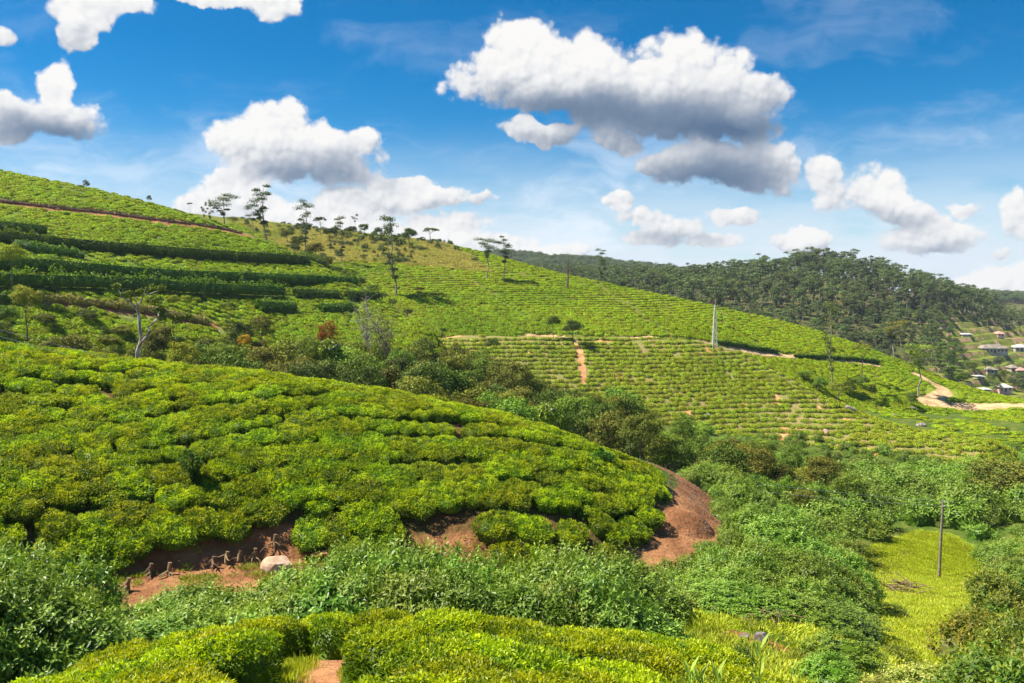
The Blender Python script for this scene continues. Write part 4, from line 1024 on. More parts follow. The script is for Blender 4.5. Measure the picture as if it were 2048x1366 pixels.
# valley floor behind the mound
def region_fill(n, pxr, Yr, hr, src, label, group, name='shrub', cat='shrub', tint=None, ok=None, wf=(1.1, 1.7), ws=3.3, hs=2.45, seed=0, things=True, spacing=1.2):
    r = np.random.default_rng(seed); got = []; P0 = []
    for _ in range(n * 8):
        if len(got) >= n: break
        px = r.uniform(*pxr); u = r.uniform(); Y = math.sqrt(Yr[0] ** 2 + u * (Yr[1] ** 2 - Yr[0] ** 2))
        X = (px - 1024) / FPX * Y; z = zt(X, Y); qx, qy = topix(np.array([X, Y, z]))
        if ok is not None and not ok(X, Y, z, float(qx), float(qy)): continue
        if got and (np.hypot(*(np.array(P0)[:, :2] - [X, Y]).T) < spacing).any(): continue
        P0.append((X, Y)); h = r.uniform(*hr); got.append((X, Y, z - .1, h, h * r.uniform(*wf)))
    got = np.array(got)
    if things:
        for g in got:
            o = ob(name, src[int(r.integers(len(src)))], loc=g[:3], label=label(1024 + g[0] / g[1] * FPX, g[1]) if callable(label) else label, cat=cat, group=group)
            o.scale = (g[4] / ws, g[4] / ws, g[3] / hs); o.rotation_euler = (0, 0, r.uniform(0, 6.28))
            c = tint(r) if tint else (1, 1, 1); o.color = (*c, 1)
    else:
        scatter(name, got[:, :3], r.uniform(0, 6.28, len(got)), got[:, 4] / ws, r.integers(0, len(src), len(got)), src, label, cat, zs=got[:, 3] / hs)
    return got
GO = [(dx, dy) for dx in (-28, 0, 28) for dy in (8, -8, -30, -60, -85)]
notgrass = lambda X, Y, z, px, py: not inpoly(np.array([px + d[0] for d in GO]), np.array([py + d[1] * min(1, 45 / Y) for d in GO]), GRASSPOLY).any() and distpl(np.array([X]), np.array([Y]), R_knoll)[0] > 2.4 and own('base', np.array([X]), np.array([Y]), .6)[0] \
    and not (1740 < px + 0 < 1960 and 1160 < py < 1360 and Y < 75 and abs(px - 1850) < 70)
region_fill(115, (1400, 2250), (36, 62), (1.5, 2.8), SHRUBS, lambda px, Y: 'valley shrub %s, %s' % (pick(px, [1500, 1620, 1760, 1990], ['right of the dirt track', 'behind the left half of the mound', 'behind the right half of the mound', 'left of the clearing', 'at the right edge']), pick(Y, [44, 53], ['near the mound', 'half way back', 'in its far part'])), 'shrubs of the valley thicket', ok=lambda X, Y, z, px, py: notgrass(X, Y, z, px, py) and px < 1760 or (px > 1990 and Y > 45),
            tint=lambda r: (r.uniform(.9, 1.25), 1.05, r.uniform(.9, 1.3)), seed=1, spacing=1.3)
region_fill(150, (1420, 2300), (62, 98), (1.8, 3.4), SHRUBS_FAR, 'taller green shrubs of the far thicket below the spur of pruned tea', None, things=False, name='undergrowth', cat='undergrowth',
            ok=lambda X, Y, z, px, py: notgrass(X, Y, z, px, py) and not (py > 1062 and px > 1730 and Y < 72), tint=lambda r: (r.uniform(1, 1.5), 1.15, r.uniform(1, 1.4)), seed=2, spacing=1.9)
region_fill(560, (1380, 2300), (66, 124), (.7, 1.7), SHRUBS_FAR, 'continuous green undergrowth between the valley shrubs', None, name='undergrowth', cat='undergrowth', ok=notgrass, seed=12, things=False, spacing=1.3)
region_fill(30, (1770, 2250), (13, 32), (1.2, 2.2), SHRUBS_Y, lambda px, Y: 'yellowish low shrub right of the grass path, %s, %s' % (pick(px, [1980, 2060], ['beside the path', 'at the corner', 'at the frame edge']), pick(Y, [18, 22, 27], ['at the bottom', 'a little up', 'higher up', 'highest of them'])), 'yellowish shrubs right of the grass path',
            ok=lambda X, Y, z, px, py: px > 1960 or (py < 1400 and px > 1940), tint=lambda r: (r.uniform(.6, 1.1), r.uniform(.8, 1), 1), seed=3, ws=2.4, hs=1.4, spacing=1.0)
region_fill(44, (1890, 2300), (28, 56), (1.0, 2.0), SHRUBS_YFAR, lambda px, Y: 'weedy yellow-green shrub right of the pole, %s, %s' % (pick(px, [1970, 2030], ['next to the grass', 'further right', 'at the edge']), pick(Y, [36, 45], ['below its foot', 'level with its foot', 'behind it'])), 'weedy shrubs right of the pole',
            ok=lambda X, Y, z, px, py: px > 1930 and not inpoly(np.array([px + d[0] for d in GO]), np.array([py + d[1] * .6 for d in GO]), GRASSPOLY).any(), tint=lambda r: (r.uniform(.55, 1.0), r.uniform(.75, 1), 1), seed=4, ws=2.6, hs=1.4, spacing=1.1)
for (px, top, Y, w, src, tint, lab) in [
  (1690, 1258, 19.5, 2.2, SHRUBS, (1, 1.05, 1), 'bright leafy shrub standing in front of the dark mound near the bottom right'),
  (1660, 1300, 17, 1.6, SHRUBS, (1, 1.05, 1), 'small leafy shrub beside the rim of the near tea'),
  (1790, 1290, 22, 1.3, SHRUBS_Y, (1, 1, 1), 'small yellowish shrub at the foot of the grass path'),
  (1850, 1322, 17, 1.9, SHRUBS, (1.9, 1.3, 2.6), 'silvery green shrub at the bottom edge right of the grass path'),
  (1760, 1345, 15, 1.4, SHRUBS, (1.7, 1.25, 2.2), 'pale silvery weed patch cut by the bottom edge'),
  (1480, 1275, 15.8, .9, SHRUBS_Y, (.7, .9, 1), 'tiny green shrub right of the grey boulder'),
  (1752, 1045, 68, 3.2, SHRUBS_YFAR, (1, 1, 1), 'rounded yellow-green shrub at the upper left of the grass patch'),
  (1925, 1035, 74, 3.4, SHRUBS_YFAR, (1, 1.05, 1), 'yellow-green flowering bush right behind the wooden pole'),
  (1985, 1050, 72, 3.0, SHRUBS_FAR, (.9, 1, .9), 'green shrub right of the flowering bush by the pole'),
  (1782, 1212, 37, 1.8, SHRUBS_YFAR, (.7, .75, .9), 'scrub beside the brush pile left of the grass path'),
]: shrub(px, top, Y, src, lab, None, w=w, tint=tint, hs=1.4 if src in (SHRUBS_Y, SHRUBS_YFAR) else 2.45, ws=2.6 if src in (SHRUBS_Y, SHRUBS_YFAR) else 3.3)

region_fill(60, (1372, 1530), (35, 56), (.5, 1.3), SHRUBS, lambda px, Y: 'low shrub on the outer side of the dirt track, %s, %s' % (pick(px, [1440, 1480], ['next to it', 'a step away', 'furthest from it']), pick(Y, [40, 46], ['near', 'middle', 'far'])), 'low shrubs outside the dirt track',
            ok=lambda X, Y, z, px, py: distpl(np.array([X]), np.array([Y]), R_knoll)[0] > 1.2 and px > 1375 + (Y < 40) * 15, tint=lambda r: (r.uniform(.9, 1.2), 1.0, 1.0), seed=31, spacing=.8)
# ------------------------------------------------------------------ trees of the wooded gully behind the knoll
def T3(px, top, Y, wpx, kind, tint, label, name='tree', group=None, cat='tree', hmin=1.5):
    p, h = place_top(px, top, Y); h = max(hmin, h); src = {'b': BROAD, 'o': OPEN, 'u': BUSHY, 'e': EUC}[kind[0]]
    pr = src[int(kind[1:]) % len(src)] if len(kind) > 1 else src[int(rng.integers(len(src)))]
    return tree(name, pr, p, h, wpx / FPX * Y, label, cat, group, tint, ww=4.4 if kind[0] == 'e' else 9.4)
OL = (1.15, 1.0, .75); YG = (2.0, 1.7, .7); DK = (.75, .85, .9); LG = (1.5, 1.7, 1.1); BR = (2.0, 1.05, .7); RD = (2.3, .75, .55); GR = (1.0, 1.35, .8)
for t in [
 (565, 640, 84, 175, 'u0', OL, 'big round dark olive tree, largest crown of the gully wood'),
 (655, 628, 88, 54, 'u1', RD, 'copper red and orange tree standing above the gully wood'),
 (365, 665, 66, 84, 'u2', YG, 'yellow-green tree right of the pale twisted trunk'),
 (432, 668, 68, 66, 'u3', LG, 'light green tree next to the yellow-green one in the gully'),
 (210, 645, 86, 26, 'u1', DK, 'small dark pointed tree on the tea below the golden bank'),
 (130, 642, 78, 130, 'u0', OL, 'wide low olive tree near the left edge of the gully'),
 (60, 668, 68, 120, 'u2', GR, 'low green tree at the left edge in front of the olive one'),
 (200, 672, 66, 110, 'u3', OL, 'low olive bush tree left of the pale twisted trunk'),
 (320, 640, 82, 90, 'b1', (1.1, .9, .7), 'brownish tree behind the pale twisted trunk'),
 (480, 630, 98, 70, 'u2', DK, 'dark bush tree below the last terraces'),
 (520, 618, 104, 60, 'u3', OL, 'olive tree at the edge of the terraces'),
 (490, 655, 82, 34, 'u0', (3.0, 1.5, .5), 'small orange-yellow bush in the gully'),
 (345, 582, 98, 38, 'b2', YG, 'left one of two slender yellow-topped trees by the golden bank'),
 (370, 585, 98, 30, 'b3', YG, 'right one of two slender yellow-topped trees by the golden bank'),
 (455, 598, 98, 44, 'o0', LG, 'thin pale crowned tree near the end of the golden bank'),
 (20, 480, 92, 70, 'b0', YG, 'tall yellow-topped tree at the far left edge'),
 (50, 560, 84, 84, 'b1', YG, 'second yellow-topped tree at the left edge below the tall one'),
 (12, 600, 80, 60, 'b2', GR, 'green tree at the left edge under the yellow-topped pair'),
 (620, 655, 80, 70, 'u1', LG, 'pale green bush right of the big olive tree'),
 (700, 690, 82, 80, 'u2', (1.7, 1.5, 1.0), 'greyish green tree in the middle of the gully wood'),
 (750, 710, 80, 90, 'u3', OL, 'olive tree right of the greyish one in the gully'),
 (800, 690, 92, 80, 'b0', GR, 'green tree under the bare trees'),
 (860, 712, 84, 90, 'u0', DK, 'dark tree in the middle of the gully wood'),
 (900, 690, 100, 70, 'u1', OL, 'olive tree beside the end of the brown track'),
 (945, 725, 84, 70, 'b2', GR, 'fresh green tree left of the round grey-green one'),
 (1033, 706, 98, 84, 'u2', (1.2, 1.1, .9), 'round grey-green tree below the pruned rows'),
 (1000, 750, 84, 80, 'u3', DK, 'dark green bush in front of the round grey-green tree'),
 (985, 668, 122, 36, 'b3', DK, 'narrow dark tree at the left edge of the pruned rows'),
 (1065, 790, 72, 70, 'u0', OL, 'olive bush above the knoll crest'),
 (1140, 780, 92, 70, 'u1', (1.6, 1.6, .8), 'soft yellow-green tree below the red gash'),
 (1240, 762, 100, 110, 'b1', GR, 'spreading dark green tree right of the red gash'),
 (1240, 783, 86, 48, 'u2', (3.4, 1.3, .6), 'rusty orange tree among the greens below the pruned rows'),
 (1180, 810, 80, 80, 'u3', DK, 'dark green tree left of the rusty one'),
 (1300, 800, 92, 70, 'u0', OL, 'olive tree right of the rusty one'),
 (1368, 815, 88, 64, 'u1', GR, 'dense fresh green round tree touching the pruned rows'),
 (1262, 838, 70, 90, 'o1', (1.0, .95, .7), 'tree with bare leaning trunks showing above the knoll crest'),
 (1352, 850, 66, 110, 'u2', (1.0, 1.15, .8), 'large dense round tree right of the bare leaning trunks'),
 (1440, 872, 78, 80, 'u3', (1.5, .95, .7), 'brownish olive tree right of the large round one'),
 (1518, 872, 74, 92, 'u0', OL, 'dark olive domed tree at the lower edge of the pruned spur'),
 (1585, 880, 84, 60, 'u1', GR, 'green tree between the two olive domed ones'),
 (1648, 895, 80, 110, 'u2', OL, 'wide olive domed tree in the valley right of centre'),
 (1700, 930, 74, 80, 'u3', (1.1, 1.3, .8), 'green domed tree right of the wide olive one'),
 (2020, 895, 78, 190, 'u0', (.9, .75, .6), 'large dark brownish tree cut by the right edge'),
 (1960, 905, 92, 90, 'u1', LG, 'bright green tree left of the dark one at the right edge'),
 (1107, 628, 147, 36, 'b0', (.5, .62, .5), 'dense small dark tree left of the forked one on the path'),
 (1146, 634, 144, 52, 'b1', (.5, .6, .45), 'open crowned forked tree on the path below the long hill'),
 (838, 572, 162, 34, 'b1', (1.5, 1.0, .9), 'small brownish round tree standing alone on the long hill'),
 (886, 652, 146, 18, 'b2', DK, 'tiny dark tree at the tip of the terraced hill'),
 (1676, 765, 138, 50, 'o2', (1.5, 1.4, 1.0), 'umbrella shaped tree on the edge of the pruned spur'),
 (1822, 778, 150, 30, 'u3', DK, 'dark bush beside the bend of the dirt road'),
 (1725, 745, 155, 36, 'u0', DK, 'dark tree in the dip behind the umbrella tree'),
 (1700, 752, 152, 40, 'u1', (.9, 1, .8), 'dark bush left of the tree in the dip'),
 (1745, 765, 150, 24, 'b3', DK, 'small tree right of the tree in the dip'),
 (1540, 732, 150, 32, 'u2', DK, 'dark bush under the red cutting'),
 (1610, 738, 152, 34, 'u3', GR, 'bush left of the tall tree by the pale track'),
 (1640, 745, 150, 40, 'u0', GR, 'bush at the foot of the tall tree by the pale track'),
]: T3(*t)
# small woods filling the gully
def glab(px, Y, f):
    w = pick(px, [120, 260, 420, 560, 700, 850, 980, 1120, 1250, 1400], ['at the left edge', 'left of the pale twisted trunk', 'around the pale twisted trunk', 'near the yellow-green tree', 'around the big olive tree', 'under the leafless trees', 'in the middle of the gully', 'near the round grey-green tree', 'below the red gash', 'around the rusty orange tree', 'towards the dark olive domes'])
    return 'bushy tree in the %s gully wood, %s' % (pick(f, [.33, .66], ['near', 'middle', 'far']), w)
GT = [(OL, 5), (GR, 3), (DK, 3), (LG, 1), ((1.6, 1.3, .9), 2)]
def fill_trees(n, pxr, yfun, hr, label, group, seed, spacing=2.6, kinds='ubu', shortby=None):
    r = np.random.default_rng(seed); pts = []
    for _ in range(n * 12):
        if len(pts) >= n: break
        px = r.uniform(*pxr); y0, y1 = yfun(px); Y = r.uniform(y0, y1); X = (px - 1024) / FPX * Y
        if pts and (np.hypot(*(np.array(pts)[:, :2] - [X, Y]).T) < spacing).any(): continue
        pts.append((X, Y)); z = zt(X, Y); f = (Y - y0) / (y1 - y0)
        top = float(np.interp(px, [-200, 0, 200, 400, 600, 800, 900, 1000, 1100, 1250, 1400, 1650], [640, 648, 655, 655, 655, 658, 672, 702, 745, 765, 830, 885])) + (1 - f) ** 1.3 * 42 + r.uniform(-12, 48)
        h = float(np.clip(P(px, top, Y)[2] - z, 1.8, 12))
        src = BUSHY if r.uniform() < .75 else BROAD
        tn = [OL, OL, GR, DK, LG, (1.5, 1.2, .9), OL, GR][int(r.integers(8))]; v = r.uniform(.55, 1.25)
        tree('tree', src[int(r.integers(len(src)))], (X, Y, z - .2), h, min(5.8, max(2.8, h * r.uniform(.6, 1.05))), glab(px, Y, f), 'tree', group, tuple(c * v for c in tn), ww=9.4)
gy = lambda px: (float(np.interp(px, [-200, 600, 1100, 1400, 1650], [60, 62, 62, 60, 66])), float(np.interp(px, [-200, 0, 600, 900, 1100, 1400, 1650], [84, 88, 104, 118, 108, 104, 92])))
fill_trees(190, (-200, 1650), gy, (2.6, 5.2), '', 'trees of the gully wood', 5, spacing=3.1)
# dark gully line between the terraces and the long hill
for (px, top, Y, w) in [(700, 540, 150, 30), (720, 550, 148, 36), (745, 565, 145, 32), (765, 585, 142, 30), (640, 515, 152, 30), (672, 530, 151, 26), (690, 560, 146, 26), (785, 600, 140, 26), (815, 618, 138, 24), (655, 505, 158, 28)]:
    T3(px, top, Y, w, 'u', DK, 'dark shrub in the crease between the terraced hill and the long hill', 'tree', 'shrubs in the crease between the hills')

# tall eucalyptus and other trees against the sky
for t in [
 (790, 424, 160, 84, 'e3', (1.1, 1.1, .9), 'tallest eucalyptus with layered crown standing below the dry grass'),
 (535, 368, 175, 62, 'e0', (.8, .9, 1), 'tall dark eucalyptus at the left end of the dry grass slope'),
 (610, 394, 172, 50, 'e1', (.75, .9, 1.1), 'tall slim eucalyptus right of the first tall one'),
 (450, 388, 170, 56, 'e2', (.9, .9, .9), 'round airy tree on the skyline left of the tall eucalyptus'),
 (505, 412, 185, 34, 'e4', (.8, .9, .9), 'small layered tree left of the tall dark eucalyptus'),
 (420, 396, 175, 16, 'e1', (.7, .8, .9), 'slim dark tree left of the round airy one'),
 (408, 404, 178, 12, 'e4', (.8, .8, .9), 'leaning thin tree on the skyline, left of the slim dark one'),
 (380, 402, 178, 14, 'o0', (.8, .8, .8), 'tiny tree on the skyline left of the leaning one'),
 (172, 357, 158, 17, 'u1', (1, .9, 1), 'small lone tree on the top left skyline'),
 (298, 388, 158, 13, 'u2', (.9, .8, .9), 'tiny bush on the skyline between lone tree and airy trees'),
 (682, 430, 185, 42, 'e5', (1.4, 1.2, .9), 'brownish slim tree on the dry grass slope'),
 (640, 432, 210, 34, 'o1', (.8, .85, .9), 'flat crowned tree on the skyline above the dry grass'),
 (660, 452, 205, 42, 'b2', (.7, .9, .9), 'dense dark pair of crowns on the dry grass skyline'),
 (705, 450, 215, 24, 'b3', (.7, .9, .9), 'dark round tree on the skyline right of the brownish slim tree'),
 (728, 444, 212, 26, 'b4', (.75, .95, .9), 'taller dark round tree next to the dark round one'),
 (710, 428, 225, 14, 'e4', (.9, .9, 1.1), 'thin hazy tree rising behind the dark round trees'),
 (756, 452, 212, 22, 'b0', (.75, .95, .9), 'small dark tree left of the tallest eucalyptus'),
 (818, 452, 205, 44, 'b1', (.8, 1, .9), 'dark wide tree behind the tallest eucalyptus on the skyline'),
 (778, 452, 208, 26, 'b2', (.9, 1, .8), 'leafy tree half hidden behind the tallest eucalyptus'),
 (862, 454, 212, 42, 'o2', (.75, .95, .9), 'windswept dark tree at the right end of the dry grass'),
 (575, 455, 195, 40, 'b0', (1.2, 1.1, .8), 'olive tree on the dry grass between the tall eucalyptus'),
 (630, 480, 170, 48, 'b1', (1.6, 1.3, 1.0), 'low brownish spreading tree under the slim tall one'),
 (595, 468, 185, 36, 'b4', (1.1, 1.1, .8), 'olive tree at the foot of the slim tall eucalyptus'),
 (973, 475, 182, 46, 'e2', (1.1, 1.1, 1), 'left one of the two airy trees on the slope in the centre'),
 (1008, 470, 182, 44, 'e0', (1.1, 1.1, 1), 'right one of the two airy trees on the slope in the centre'),
 (1205, 495, 196, 34, 'e5', (1.2, 1.3, .9), 'tall layered tree on the skyline right of centre'),
 (1158, 518, 200, 12, 'e3', (1.2, 1.3, .9), 'slim leafy tree left of the tall layered one'),
 (1668, 594, 152, 52, 'e3', (1.3, 1.3, .8), 'very tall thin tree by the pale track on the right slope'),
 (1725, 684, 158, 48, 'o0', (1.6, 1.5, .8), 'round yellow-green tree right of the very tall thin one'),
 (1793, 640, 185, 46, 'e2', (2.0, 1.4, .8), 'brownish two-tiered tree on the crest of the right slope'),
 (1840, 686, 156, 70, 'e2', (1.8, 1.6, .7), 'sunlit broad eucalyptus beside the bend of the dirt road'),
 (1896, 680, 186, 62, 'e5', (1.1, 1.3, .8), 'spreading tree leaning over the right crest of the slope'),
 (1880, 688, 192, 34, 'e0', (1.2, 1.2, .8), 'slim tree behind the sunlit broad eucalyptus'),
 (1925, 735, 215, 40, 'b2', (.9, 1.1, .9), 'dark tree below the slope near the village'),
]:
    t = list(t); f_ = .68 if t[1] < 500 and t[0] < 1300 else .9; t[5] = tuple(c * f_ * 1.15 for c in t[5])
    T3(*t, name='eucalyptus_tree' if t[4][0] == 'e' else 'tree')

# ------------------------------------------------------------------ forest
def forest():
    r = np.random.default_rng(77); pts = []
    A1 = P(1040, 0, 1)[0]
    for _ in range(16000):
        px = r.uniform(960, 2300); Y = r.uniform(335, 640); X = (px - 1024) / FPX * Y
        z = zt_w(X, Y)
        qx, qy = topix(np.array([X, Y, z]))
        # open valley side with the village and its gardens
        if px > 1775 and qy > np.interp(px, [1775, 1850, 1900, 1935, 2060, 2300], [650, 632, 628, 640, 682, 700]) and not (px < 1880 and r.uniform() < .45): continue
        if px < 1150 and Y < 430: continue
        pts.append((X, Y, z, px, qy))
        if len(pts) > 5200: break
    pts = np.array(pts)
    # thin out to a spacing
    cell = {}; out = []
    for p in pts:
        c = (int(p[0] // 5.2), int(p[1] // 6.5))
        if c in cell: continue
        cell[c] = 1; out.append(p)
    return np.array(out)
_zw = {}
gx = np.arange(-40, 520, 6.0); gyy = np.arange(300, 700, 6.0); GX, GY = np.meshgrid(gx, gyy); GZ = np.maximum(H_wood(GX, GY), H_base(GX, GY))
def zt_w(X, Y):
    i = min(max((X + 40) / 6, 0), len(gx) - 2); j = min(max((Y - 300) / 6, 0), len(gyy) - 2); a, b = int(i), int(j); f, g = i - a, j - b
    return GZ[b, a] * (1-f) * (1-g) + GZ[b, a+1] * f * (1-g) + GZ[b+1, a] * (1-f) * g + GZ[b+1, a+1] * f * g
fp = forest()
rf = np.random.default_rng(3)
hgt = np.interp(fp[:, 3], [960, 1200, 1450, 1600, 1900, 1960, 2300], [8, 11, 13, 14, 13, 12, 12]) * rf.uniform(.65, 1.25, len(fp)) * np.where(fp[:, 4] > 640, .7, 1)
order = np.argsort(fp[:, 1]); things = order[:300]; rest = order[300:]
FL = 'tall eucalyptus among the nearer trees of the forest below the ridge'
for k in things:
    v = rf.uniform(.8, 1.25); FL = 'forest tree %s, %s' % (pick(fp[k, 3], [1250, 1400, 1500, 1620, 1700, 1800, 1900], ['above the middle of the long slope', 'left of the lattice mast', 'just right of the lattice mast', 'left of the very tall thin tree', 'behind the very tall thin tree', 'by the shining white roof', 'behind the sunlit broad tree', 'above the village']), pick(fp[k, 1], [345, 355, 370], ['at its front edge', 'second from the front', 'set a little back', 'set further back']))
    tree('forest_tree', EUCW[int(rf.integers(6))], fp[k, :3], hgt[k], hgt[k] * rf.uniform(.40, .58), FL, 'tree', 'nearer trees of the forest', (v * rf.uniform(.85, 1.15), v, v * .9), ww=4.4)
def joined(pair, k):
    me = bpy.data.meshes.new('forest_tree'); n = 0; Vs = []; Fs = []; mi = []; rn = []; tp = []
    for q, m in enumerate(pair):
        nv = len(m.vertices); co = np.empty(nv * 3); m.vertices.foreach_get('co', co); Vs.append(co.reshape(-1, 3))
        for nm_, dst in (('rnd', rn), ('tip', tp)):
            a = np.empty(nv); m.attributes[nm_].data.foreach_get('value', a); dst.append(a)
        li = np.empty(len(m.loops), int); m.loops.foreach_get('vertex_index', li); lt = np.empty(len(m.polygons), int); m.polygons.foreach_get('loop_total', lt)
        st = np.r_[0, np.cumsum(lt)[:-1]]
        for kk in (4, 3):
            sel = st[lt == kk]
            if len(sel): Fs.append(li[sel[:, None] + np.arange(kk)] + n); mi.append(np.full(len(sel), q))
        n += nv
    return mesh('forest_tree', np.concatenate(Vs), Fs, [M_EUCBARK, M_EUC], {'rnd': np.concatenate(rn), 'tip': np.concatenate(tp)}, False, np.concatenate(mi))
FW = [joined(p, k) for k, p in enumerate(EUCW)]
scatter('forest', fp[rest, :3], rf.uniform(0, 6.28, len(rest)), hgt[rest] * rf.uniform(.40, .56, len(rest)) / 4.4, rf.integers(0, 6, len(rest)), FW,
        'dense dark eucalyptus forest over the ridge behind the long tea hill', 'forest', zs=hgt[rest] / 10)
# far hill trees
r = np.random.default_rng(8); px = np.r_[r.uniform(880, 1500, 900), r.uniform(1850, 2400, 600)]; Y = r.uniform(880, 1040, 1500); X = (px - 1024) / FPX * Y
zf = H_far(X, Y); BUSHJ = [joined(p, k) for k, p in enumerate(BUSHY)]
scatter('forest', np.stack([X, Y, zf], -1), r.uniform(0, 6.28, 1500), r.uniform(1.2, 2.0, 1500), r.integers(0, 4, 1500), BUSHJ, 'distant bluish wood on the far hill in the dip of the skyline', 'forest', zs=r.uniform(.9, 1.4, 1500))
X = r.uniform(50, 140, 7000); Y = r.uniform(112, 186, 7000); Z = terrain(X, Y); px, py = topix(np.stack([X, Y, Z], -1))
k = (px > 1740) & (px < 2250) & (Y > 118) & (distpl(X, Y, R_long) > 1.8) & ~(own('spur', X, Y)) & ((py > 815) | (px > 1890)) & (fbm(np.stack([X, Y], -1) / 5, 3, 6) < .62)
X, Y, Z = X[k], Y[k], Z[k]; n = len(X)
scatter('undergrowth', np.stack([X, Y, Z - .1], -1), r.uniform(0, 6.28, n), r.uniform(.7, 1.5, n), r.integers(0, 5, n), TEA_FAR, 'rough green growth and overgrown tea on the meadow around the dirt road', 'undergrowth', zs=r.uniform(.5, 1.3, n))
# bushes on the open valley side
r = np.random.default_rng(18); L_ = []
for _ in range(900):
    px = r.uniform(1700, 2300); Y = r.uniform(325, 470); X = (px - 1024) / FPX * Y; z = zt_w(X, Y); qx, qy = topix(np.array([X, Y, z]))
    if qy < 610 or (1930 < px < 2100 and 650 < qy < 730): continue
    if r.uniform() < .85: L_.append((X, Y, z))
L_ = np.array(L_)
scatter('undergrowth', L_, r.uniform(0, 6.28, len(L_)), r.uniform(.25, .62, len(L_)), r.integers(0, 4, len(L_)), BUSHJ, 'scattered bushes over the gardens and terraces of the village slope', 'undergrowth', zs=r.uniform(.2, .6, len(L_)))

# ------------------------------------------------------------------ dry grass, grass patch, weeds
def tuft(seed, n, h, spread, mat, w=.02):
    r = np.random.default_rng(seed); a = Acc(); t = r.uniform(0, 6.28, n); q = np.sqrt(r.uniform(0, 1, n)) * spread
    pos = np.stack([q * np.cos(t), q * np.sin(t), 0 * q - .02], -1); ax = np.stack([np.cos(t) * .6, np.sin(t) * .6, np.ones(n)], -1) + r.normal(size=(n, 3)) * .25
    a.leaves(pos, ax, r.normal(size=(n, 3)) + np.array([0, 0, .6]), h * r.uniform(.5, 1.2, n), w * r.uniform(.7, 1.3, n), r.uniform(0, 1, n), r.uniform(0, 1, n), fold=.0)
    return a.build('grass_tuft', [mat])
DT = [tuft(k, 60, .75, .55, M_DRYGRASS, .10) for k in range(4)]
GTF = [tuft(10 + k, 60, .16, .35, M_GRASS, .022) for k in range(4)]
WT = [tuft(20 + k, 60, .34, .28, M_SHRUBY, .035) for k in range(3)]
r = np.random.default_rng(50); X = r.uniform(-75, -2, 26000); Y = r.uniform(150, 240, 26000); Z = H_long(X, Y); px, py = topix(np.stack([X, Y, Z], -1))
k = inpoly(px, py, DRYPOLY) & own('long', X, Y); X, Y, Z = X[k], Y[k], Z[k]; n = len(X)
scatter('dry_grass', np.stack([X, Y, Z], -1), r.uniform(0, 6.28, n), r.uniform(.5, 1.2, n), r.integers(0, 4, n), DT, 'tall dry yellow grass over the upper slope of the long hill', 'grass', zs=r.uniform(.3, 1.0, n))
X = r.uniform(5, 45, 60000); Y = r.uniform(24, 74, 60000); Z = H_base(X, Y); px, py = topix(np.stack([X, Y, Z], -1))
k = inpoly(px, py, GRASSPOLY); X, Y, Z = X[k], Y[k], Z[k]; n = len(X)
scatter('grass', np.stack([X, Y, Z], -1), r.uniform(0, 6.28, n), r.uniform(.7, 1.4, n), r.integers(0, 4, n), GTF, 'short bright yellow-green grass of the clearing around the pole', 'grass', zs=r.uniform(.5, 1.4, n))
# weeds on the bank, the verges and in the gap
Xw, Yw = [], []
X = r.uniform(-18, 8, 2600); Y = r.uniform(23, 34, 2600); pxx = 1024 + X / Y * FPX
yb = np.interp(pxx, [b[0] for b in KB], [b[2] for b in KB]); k = (Y < yb + .6) & (Y > yb - 4.5) & (fbm(np.stack([X, Y], -1) / 1.5, 3, 2) > .56)
Xw.append(X[k]); Yw.append(Y[k])
X = r.uniform(-4, 9, 5000); Y = r.uniform(9, 24, 5000); pe = np.array([edgeA(x) for x in X]); k = (Y > pe) & (fbm(np.stack([X, Y], -1) / 1.2, 3, 2) > .45); Xw.append(X[k]); Yw.append(Y[k])
X = np.concatenate(Xw); Y = np.concatenate(Yw); Z = terrain(X, Y); n = len(X)
scatter('weeds', np.stack([X, Y, Z], -1), r.uniform(0, 6.28, n), r.uniform(.35, .8, n), r.integers(0, 3, n), WT, 'small weeds and grass tufts on the soil bank and the verge of the near field', 'weeds', zs=r.uniform(.2, .6, n))
X = r.uniform(-75, 0, 900); Y = r.uniform(150, 240, 900); Z = H_long(X, Y); px, py = topix(np.stack([X, Y, Z], -1))
k = inpoly(px, py, DRYPOLY) & own('long', X, Y) & (fbm(np.stack([X, Y], -1) / 9, 3, 77) > .44); X, Y, Z = X[k], Y[k], Z[k]; n = len(X)
scatter('undergrowth', np.stack([X, Y, Z - .1], -1), r.uniform(0, 6.28, n), r.uniform(.08, .24, n), r.integers(0, 4, n), BUSHJ, 'small green bushes dotted over the dry grass slope', 'undergrowth', zs=r.uniform(.08, .2, n))
X = r.uniform(-4, 34, 60000); Y = r.uniform(8, 60, 60000); Z = H_base(X, Y); px, py = topix(np.stack([X, Y, Z], -1))
pe = np.interp(X, np.arange(-6, 40, .5), [edgeA(x) for x in np.arange(-6, 40, .5)])
inside = inpoly(px, py, GRASSPOLY)
k = (px > 1100) & (px < 2150) & (Y > pe - 1.0) & ~inside & ((Y < 24) | (px > 1680)) & (distpl(X, Y, R_knoll) > 1.4) & (distpl(X, Y, R_rim) > .3) & (fbm(np.stack([X, Y], -1) / 1.1, 3, 12) > .36)
X, Y, Z = X[k][:26000], Y[k][:26000], Z[k][:26000]; n = len(X)
scatter('grass', np.stack([X, Y, Z], -1), r.uniform(0, 6.28, n), r.uniform(.8, 1.6, n), r.integers(0, 4, n), GTF, 'rough green grass on the slope between the shrubs and the near tea', 'grass', zs=r.uniform(.4, 1.2, n))
X = r.uniform(8, 32, 1500); Y = r.uniform(28, 72, 1500); Z = H_base(X, Y); px, py = topix(np.stack([X, Y, Z], -1))
